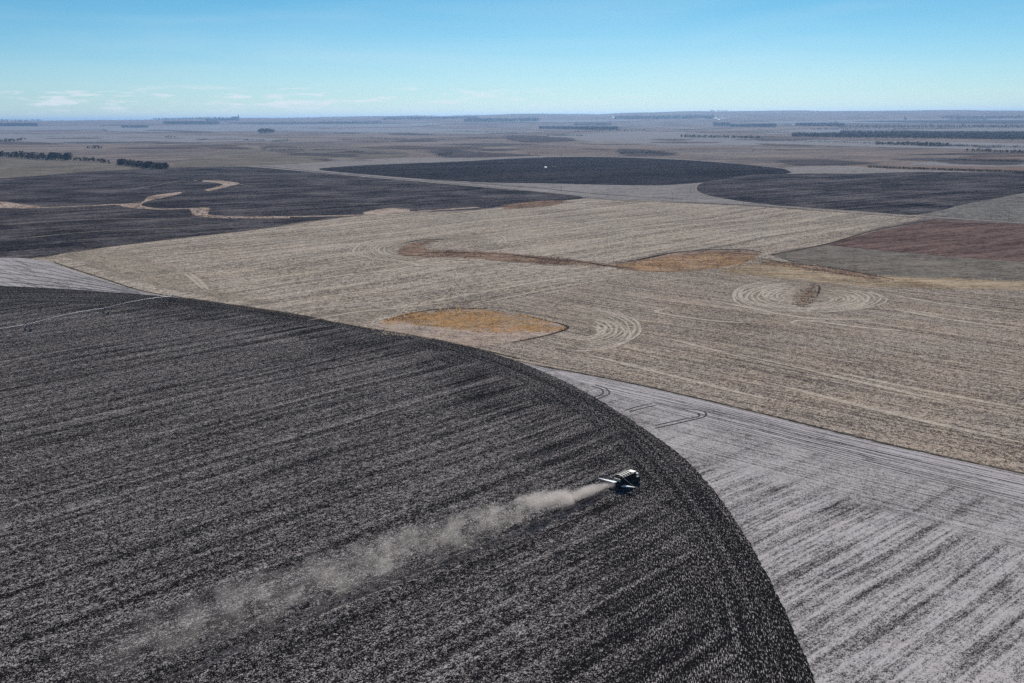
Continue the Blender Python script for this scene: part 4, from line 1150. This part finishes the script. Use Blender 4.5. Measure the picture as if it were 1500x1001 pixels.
def span(root, a, b, z, nseg=10, sag=1.0):
    """arched truss pipe between two towers"""
    a = Vector(a); b = Vector(b); pipe = MB(); tr = MB()
    d = (b - a); L = d.length; d.normalize(); side = Vector((-d.y, d.x, 0))
    pts = [a + d * L * k / nseg + Vector((0, 0, z + sag * math.sin(math.pi * k / nseg))) for k in range(nseg + 1)]
    for p, q in zip(pts, pts[1:]): pipe.rod(p, q, .09, None, 8)
    o = pipe.build('pipe', M_GALV, root)
    low = [[p + side * s - Vector((0, 0, .15 + 1.05 * math.sin(math.pi * k / nseg))) for k, p in enumerate(pts)] for s in (-.7, .7)]
    for row in low:
        row[0] = pts[0]; row[-1] = pts[-1]
        for p, q in zip(row, row[1:]): tr.rod(p, q, .022, None, 4)
        for k in range(1, nseg): tr.rod(pts[k], row[k], .022, None, 4)
    for k in range(1, nseg): tr.rod(low[0][k], low[1][k], .022, None, 4)
    tr.build('truss', M_GALVD, root)
    dr = MB()
    for k in range(1, nseg * 2):
        t = k / (nseg * 2); p = a + d * L * t + Vector((0, 0, z + sag * math.sin(math.pi * t)))
        dr.rod(p, p - Vector((0, 0, 1.7)), .018, None, 4)
    dr.build('drop_hose', M_RUBBER, root)


def tower(root, p, d, z=3.7):
    """A-shaped drive tower astride the line; d is the unit direction of the line"""
    p = Vector(p); side = Vector((-d.y, d.x, 0)); ang = math.atan2(side.y, side.x)
    fr = MB()
    for s in (-1, 1):
        fr.rod(p + side * 2.0 * s + Vector((0, 0, .75)), p + Vector((0, 0, z)), .07, None, 6)
        fr.rod(p + side * 2.0 * s + Vector((0, 0, .75)), p + side * .35 * s + d * 1.2 + Vector((0, 0, z + .1)), .045, None, 5)
    fr.rod(p - side * 2.2 + Vector((0, 0, .72)), p + side * 2.2 + Vector((0, 0, .72)), .09, None, 6)
    fr.build('tower_frame', M_GALVD, root)
    for s in (-1, 1):
        q = p + side * 2.05 * s
        wl = wheel(root, (q.x, q.y, .72 + .14), .72, .36, 18)
        wl.rotation_euler.z = ang
    MB().box(p.x - .25, p.x + .25, p.y - .2, p.y + .2, z + .15, z + .75).build('control_box', M_WHITE, root)


def pivot(px_towers, origin, label, n_extra, overhang=14):
    T = [Vector(G(*t)) for t in px_towers]
    root = empty('centre_pivot', (T[0].x, T[0].y, T[0].z))
    tag(root, label, 'irrigation pivot')
    O = T[0].copy()
    T = [Vector((t.x - O.x, t.y - O.y, t.z - O.z + .0)) for t in T]
    d0 = (T[0] - T[1]).normalized()
    ext = [T[0] + d0 * 52 * (k + 1) for k in range(n_extra)][::-1]
    T = ext + T
    for i, t in enumerate(T):
        dd = (T[min(i + 1, len(T) - 1)] - T[max(i - 1, 0)]).normalized()
        tower(root, t, dd)
        if i: span(root, T[i - 1], t, 3.75)
    dd = (T[-1] - T[-2]).normalized()
    end = T[-1] + dd * overhang
    MB().rod(T[-1] + Vector((0, 0, 3.75)), end + Vector((0, 0, 3.3)), .07, None, 7).build('overhang_pipe', M_GALVD, root)
    MB().rod(T[-1] + Vector((0, 0, 5.0)), end + Vector((0, 0, 3.32)), .02, None, 4).rod(T[-1] + Vector((0, 0, 3.75)), T[-1] + Vector((0, 0, 5.0)), .05, None, 5).build('stay', M_GALVD, root)
    return root


pivot([(41, 485.5), (155, 460.5), (253, 442.5)], None, 'long wheeled sprinkler line standing across the left of the near dark circle', 1)
# distant pivot: its white pump box and a few towers, in the far dark circle
pf = pivot([(815, 247), (807, 247.2)], None, 'tiny wheeled sprinkler line in the far dark circle beside a white box', 0, 6)
x, y, z = G(799, 247.4)
tk = empty('pump_shed', (x, y, z), .4)
tag(tk, 'tiny white pump shed alone in the far dark circle', 'pump shed')
MB().box(-2.6, 2.6, -2, 2, 0, 3.2).build('wall', M_WHITE, tk)
MB().box(-2.9, 2.9, -2.3, 2.3, 3.22, 4.4, .3, 2.2).build('roof', M_ROOF, tk)
MB().box(-.6, .6, -2.1, -2.02, 0, 2.1).build('door', M_DOOR, tk)

# ------------------------------------------------------------------ the spreader
M_YELLOW = simple_mat('dull_olive_paint', (0.035, 0.033, 0.014), .5, var=.2)
M_BLACKP = simple_mat('black_chassis_paint', (0.018, 0.018, 0.02), .5)
M_CREAM = simple_mat('cream_metal', (0.56, 0.54, 0.47), .4, var=.08)
M_BOOM = simple_mat('white_boom_paint', (0.80, 0.80, 0.78), .35, var=.04)
M_LOAD = simple_mat('dark_granular_load', (0.06, 0.052, 0.04), .95, var=.4, scale=5)
M_GLASS = simple_mat('dark_cab_glass', (0.02, 0.025, 0.03), .08, var=.1, spec=.9)
M_RED = simple_mat('red_lamp', (0.35, 0.02, 0.02), .3)
M_AMBER = simple_mat('amber_beacon', (0.6, 0.25, 0.02), .3)


def spreader():
    cxy = G(918, 711)
    rz = math.radians(47.0)
    e = empty('fertilizer_spreader', (cxy[0], cxy[1], .14), rz)
    tag(e, 'dark self-propelled spreader with white side booms trailing dust across the dark circle', 'farm spreader')
    MB().box(-4.2, 4.2, -.55, -.25, 1.15, 1.5).box(-4.2, 4.2, .25, .55, 1.15, 1.5).box(-3.6, -3.3, -1.5, 1.5, .95, 1.25).box(2.6, 2.9, -1.5, 1.5, .95, 1.25).box(-4.2, -4.0, -.245, .245, 1.2, 1.45).build('chassis', M_BLACKP, e)
    # hopper: sloping sides, open top with bows across it
    hp = MB()
    x0, x1, zt, zb, wt, wb = -4.1, 1.5, 3.75, 1.75, 1.55, .75
    V = [(x0, -wt, zt), (x1, -wt, zt), (x1, wt, zt), (x0, wt, zt), (x0 + .5, -wb, zb), (x1 - .3, -wb, zb), (x1 - .3, wb, zb), (x0 + .5, wb, zb),
         (x0 + .08, -wt + .08, zt), (x1 - .08, -wt + .08, zt), (x1 - .08, wt - .08, zt), (x0 + .08, wt - .08, zt), (x0 + .55, -wb + .05, zb + .1), (x1 - .35, -wb + .05, zb + .1), (x1 - .35, wb - .05, zb + .1), (x0 + .55, wb - .05, zb + .1)]
    hp.add(V, [(0, 1, 5, 4), (1, 2, 6, 5), (2, 3, 7, 6), (3, 0, 4, 7), (4, 5, 6, 7), (8, 9, 1, 0), (9, 10, 2, 1), (10, 11, 3, 2), (11, 8, 0, 3),
               (9, 8, 12, 13), (10, 9, 13, 14), (11, 10, 14, 15), (8, 11, 15, 12), (15, 14, 13, 12)])
    hopper = hp.build('hopper', M_YELLOW, e)
    for k in range(6):
        xx = x0 + .55 + k * .95
        for s in (-1, 1):
            MB().rod((xx, s * (wt + .02), zt - .05), (xx, s * (wb + .05), zb + .05), .05, None, 5).build('side_rib', M_BLACKP, hopper)
    ld = MB(); nx, ny = 14, 7; vv = []
    for i in range(nx):
        for j in range(ny):
            fx, fy = i / (nx - 1), j / (ny - 1)
            vv.append((x0 + .2 + (x1 - x0 - .4) * fx, (-wt + .25) + (2 * wt - .5) * fy, zt - .55 + .35 * math.sin(math.pi * fy) + .1 * math.sin(fx * 17) * math.sin(math.pi * fy) + random.uniform(-.03, .03)))
    ld.add(vv, [(i * ny + j, (i + 1) * ny + j, (i + 1) * ny + j + 1, i * ny + j + 1) for i in range(nx - 1) for j in range(ny - 1)])
    ld.build('load', M_LOAD, e)
    for k in range(5):
        xx = x0 + .42 + k * 1.12
        cb = MB()
        seg = [(xx, wt * math.cos(t) * -1, zt + .04 + .42 * math.sin(t)) for t in np.linspace(.0, math.pi, 7)]
        for p, q in zip(seg, seg[1:]):
            p = Vector(p); q = Vector(q)
            cb.add([p + Vector((-.17, 0, 0)), p + Vector((.17, 0, 0)), q + Vector((.17, 0, 0)), q + Vector((-.17, 0, 0)),
                    p + Vector((-.17, 0, .06)), p + Vector((.17, 0, .06)), q + Vector((.17, 0, .06)), q + Vector((-.17, 0, .06))],
                   [(0, 3, 2, 1), (4, 5, 6, 7), (0, 1, 5, 4), (2, 3, 7, 6), (1, 2, 6, 5), (3, 0, 4, 7)])
        cb.build('cover_bow', M_CREAM, e)
    MB().box(x0, x1, wt - .02, wt + .10, zt - .02, zt + .10).build('top_rail', M_CREAM, e)
    MB().box(x0, x1, -wt - .10, -wt + .02, zt - .02, zt + .10).build('top_rail', M_BLACKP, e)
    for sd_ in (-1, 1):
        MB().box(.35, 2.55, sd_ * 1.42 - .38, sd_ * 1.42 + .38, .75, 1.72, .05, .05).build('side_filler', M_BLACKP, e)  # filler boxes added to close a pale gap and keep the side solid black
        MB().box(-4.05, 1.4, sd_ * 1.02 - .06, sd_ * 1.02 + .06, 1.25, 1.9).build('side_skirt', M_BLACKP, e)
    # cab and bonnet
    MB().box(1.75, 3.35, -1.15, 1.15, 1.55, 2.35).build('cab_floor', M_YELLOW, e)
    cab = MB().box(1.8, 3.3, -1.1, 1.1, 2.36, 3.55, .10, .08).build('cab', M_GLASS, e)
    for sx_, sy_ in ((1.82, -1.08), (1.82, 1.08), (3.28, -1.08), (3.28, 1.08)):
        MB().rod((sx_, sy_, 2.36), (sx_ * .985 + .05 * (1 if sx_ < 2 else -1), sy_ * .93, 3.56), .06, None, 6).build('pillar', M_BLACKP, cab)
    MB().box(1.65, 3.5, -1.2, 1.2, 3.57, 3.78, .12, .12).build('roof', M_CREAM, cab)
    MB().rod((2.1, .7, 3.79), (2.1, .7, 3.98), .09, .07, 8).build('beacon', M_AMBER, cab)
    bn = MB().box(3.38, 5.3, -.72, .72, 1.45, 2.55, .08, .12).build('bonnet', M_CREAM, e)
    MB().box(5.31, 5.37, -.55, .55, 1.6, 2.35).build('grille', M_BLACKP, bn)
    for s in (-.58, .58):
        MB().rod((5.38, s, 1.75), (5.42, s, 1.75), .1, None, 10).build('headlight', M_INSUL, bn)
    MB().rod((3.6, -.95, 2.3), (3.6, -.95, 3.9), .07, .06, 8).build('exhaust_pipe', M_GALVD, e)
    # wheels
    for xx, r in ((-2.9, .98), (-.75, .98), (3.6, .92)):
        for s in (-1, 1):
            wheel(e, (xx, s * 1.45, r), r, .78, 22, mat_rim=M_YELLOW)
    for s in (-1, 1):
        fd = MB()
        sg = [(3.6 + 1.12 * math.cos(t), 1.04 + 1.12 * math.sin(t)) for t in np.linspace(.3, 2.84, 8)]
        for (xa, za), (xb, zb_) in zip(sg, sg[1:]):
            fd.add([(xa, s * 1.1, za), (xa, s * 1.86, za), (xb, s * 1.86, zb_), (xb, s * 1.1, zb_), (xa, s * 1.1, za + .04), (xa, s * 1.86, za + .04), (xb, s * 1.86, zb_ + .04), (xb, s * 1.1, zb_ + .04)],
                   [(0, 3, 2, 1), (4, 5, 6, 7), (0, 1, 5, 4), (2, 3, 7, 6), (1, 2, 6, 5), (3, 0, 4, 7)])
        fd.build('mudguard', M_BLACKP, e)
    # tail gear
    MB().box(-4.75, -4.22, -.8, .8, .9, 1.9).build('spinner_housing', M_BLACKP, e)
    MB().box(-4.95, -4.77, -1.2, 1.2, 2.5, 3.3).build('rear_hood', M_CREAM, e)
    for s in (-1.05, 1.05):
        MB().box(-4.80, -4.76 + .02, s - .12, s + .12, 1.5, 1.7).build('tail_lamp', M_RED, e)
    for s in (-1, 1):
        # tapered boom: deep at the root, thin at the tip, carried slightly up to the left
        yr, yt = s * (.85 if s > 0 else 1.75), s * (7.4 if s > 0 else 6.4)
        zr, zt2 = (1.75, 1.55) if s > 0 else (1.35, 2.0)
        bm = MB(); V = []
        for yy, zc, hh, dd in ((yr, zr, .16, .62), (yr + (yt - yr) * .5, (zr + zt2) / 2, .12, .42), (yt, zt2, .05, .12)):
            for (a, b) in ((-1, -1), (1, -1), (1, 1), (-1, 1)):
                V.append((-4.5 + a * dd, yy, zc + b * hh))
        Fc = [(3, 2, 1, 0), (8, 9, 10, 11)]
        for q in (0, 4):
            Fc += [(q + k, q + (k + 1) % 4, q + 4 + (k + 1) % 4, q + 4 + k) for k in range(4)]
        bm.add(V, Fc)
        bo = bm.build('boom', M_BOOM, e)
        for k in range(6):
            yy = yr + (yt - yr) * (k + .5) / 6
            MB().rod((-4.95, yy, zr - .5), (-4.95, yy, zr - .15), .04, None, 5).build('nozzle', M_BLACKP, bo)
        MB().rod((-3.9, s * 1.2, 3.8), (-4.5, yt * .97, zt2 + .12), .035, None, 5).build('stay_cable', M_GALV, e)
    return e


SPR = spreader()


# ------------------------------------------------------------------ dust behind it
def dust():
    """a long tapering body of airborne dust lying over the wheel tracks"""
    a = Vector(G(906, 713)); b = Vector(G(60, 1040))
    a.z = b.z = 0
    L = (b - a).length
    e_dir = (b - a).normalized(); side = Vector((-e_dir.y, e_dir.x, 0))
    m = MB(); nseg, nr = 24, 14; V = []
    for i in range(nseg + 1):
        t = i / nseg; s = t * L
        w_ = .9 + 5.2 * min(1, s / 60) + 7.5 * min(1, s / 170)
        h_ = .75 + 2.3 * min(1, s / 35) + 2.6 * min(1, s / 120)
        for k in range(nr):
            an = 2 * math.pi * k / nr
            V.append((s, math.cos(an) * w_, .35 + h_ + math.sin(an) * h_))
    m.add(V, [(i * nr + k, i * nr + (k + 1) % nr, (i + 1) * nr + (k + 1) % nr, (i + 1) * nr + k) for i in range(nseg) for k in range(nr)] + [tuple(range(nr)), tuple(range(nseg * nr + nr - 1, nseg * nr - 1, -1))])
    mat, n, out = new_mat('airborne_dust')
    oc = n.node('ShaderNodeTexCoord').outputs['Object']
    X, Y, Z = n.sep(oc)
    lo = n.node('ShaderNodeMapRange', clamp=True)
    wv = n.math('ADD', n.math('ADD', .9, n.ramp(X, 0, 60, 0, 5.2)), n.ramp(X, 0, 170, 0, 7.5))
    hv = n.math('ADD', n.math('ADD', .75, n.ramp(X, 0, 35, 0, 2.3)), n.ramp(X, 0, 120, 0, 2.6))
    n1 = n.noise(n.comb(n.math('MULTIPLY', X, .13), n.math('MULTIPLY', Y, .24), n.math('MULTIPLY', Z, .2)), 1.0, 6, .68, .9)
    n2 = n.noise(n.comb(n.math('MULTIPLY', X, .028), 3.0, 1.0), 1.0, 3, .6)
    yy = n.math('DIVIDE', n.math('ADD', Y, n.math('MULTIPLY', n.math('SUBTRACT', n2, .5), n.ramp(X, 5, 80, 0, 14))), wv)
    zz = n.math('DIVIDE', n.math('SUBTRACT', Z, n.math('ADD', .35, hv)), hv)
    rad = n.math('SQRT', n.math('ADD', n.math('MULTIPLY', yy, yy), n.math('MULTIPLY', zz, zz)))
    shell = n.math('SUBTRACT', 1.0, rad)
    body = n.math('ADD', n.math('MULTIPLY', shell, n.ramp(X, 0, 60, 1.9, .9)), n.math('MULTIPLY', n.math('SUBTRACT', n1, .535), n.ramp(X, 0, 30, 3.5, 11.0)))
    body = n.ramp(body, 0.0, 1.0)
    body = n.math('MULTIPLY', body, n.ramp(rad, 1.0, .75))
    fade = n.math('ADD', n.ramp(X, 0, 60, .36, .0), n.math('MULTIPLY', n.ramp(X, 20, L * .85, .085, .05), n.ramp(X, L * .72, L * .98, 1.0, 0.0)))
    dens = n.math('MULTIPLY', n.math('MULTIPLY', body, fade), n.ramp(X, 0, 2.5))
    pv = n.node('ShaderNodeVolumePrincipled')
    pv.inputs['Color'].default_value = (0.95, 0.86, 0.78, 1)
    pv.inputs['Anisotropy'].default_value = 0.25
    n.put(pv.inputs['Density'], dens)
    n.l.new(pv.outputs[0], out.inputs['Volume'])
    n.n.remove(lo)
    try: mat.cycles.volume_step_rate = 0.25
    except Exception: pass
    o = m.build('dust_cloud', mat)
    o.location = (a.x, a.y, 0.0)
    o.rotation_euler.z = math.atan2(e_dir.y, e_dir.x)
    tag(o, 'pale brown dust trail drifting low behind the spreader', 'dust', None, 'stuff')


dust()

# ------------------------------------------------------------------ haze
hm, n, out = new_mat('haze_air')
pv = n.node('ShaderNodeVolumePrincipled')
pv.inputs['Color'].default_value = (*HAZE_COLOR, 1)
pv.inputs['Density'].default_value = HAZE_DENSITY
pv.inputs['Anisotropy'].default_value = 0.6
n.l.new(pv.outputs[0], out.inputs['Volume'])
gz = [v.co.z for v in bpy.data.objects['ground'].data.vertices]
hz = MB().box(-61000, 61000, -61000, 61000, min(gz) - 1.5, max(max(gz) + 40, 190)).build('haze', hm)
tag(hz, 'thin blue air between the camera and the skyline', 'haze', None, 'stuff')
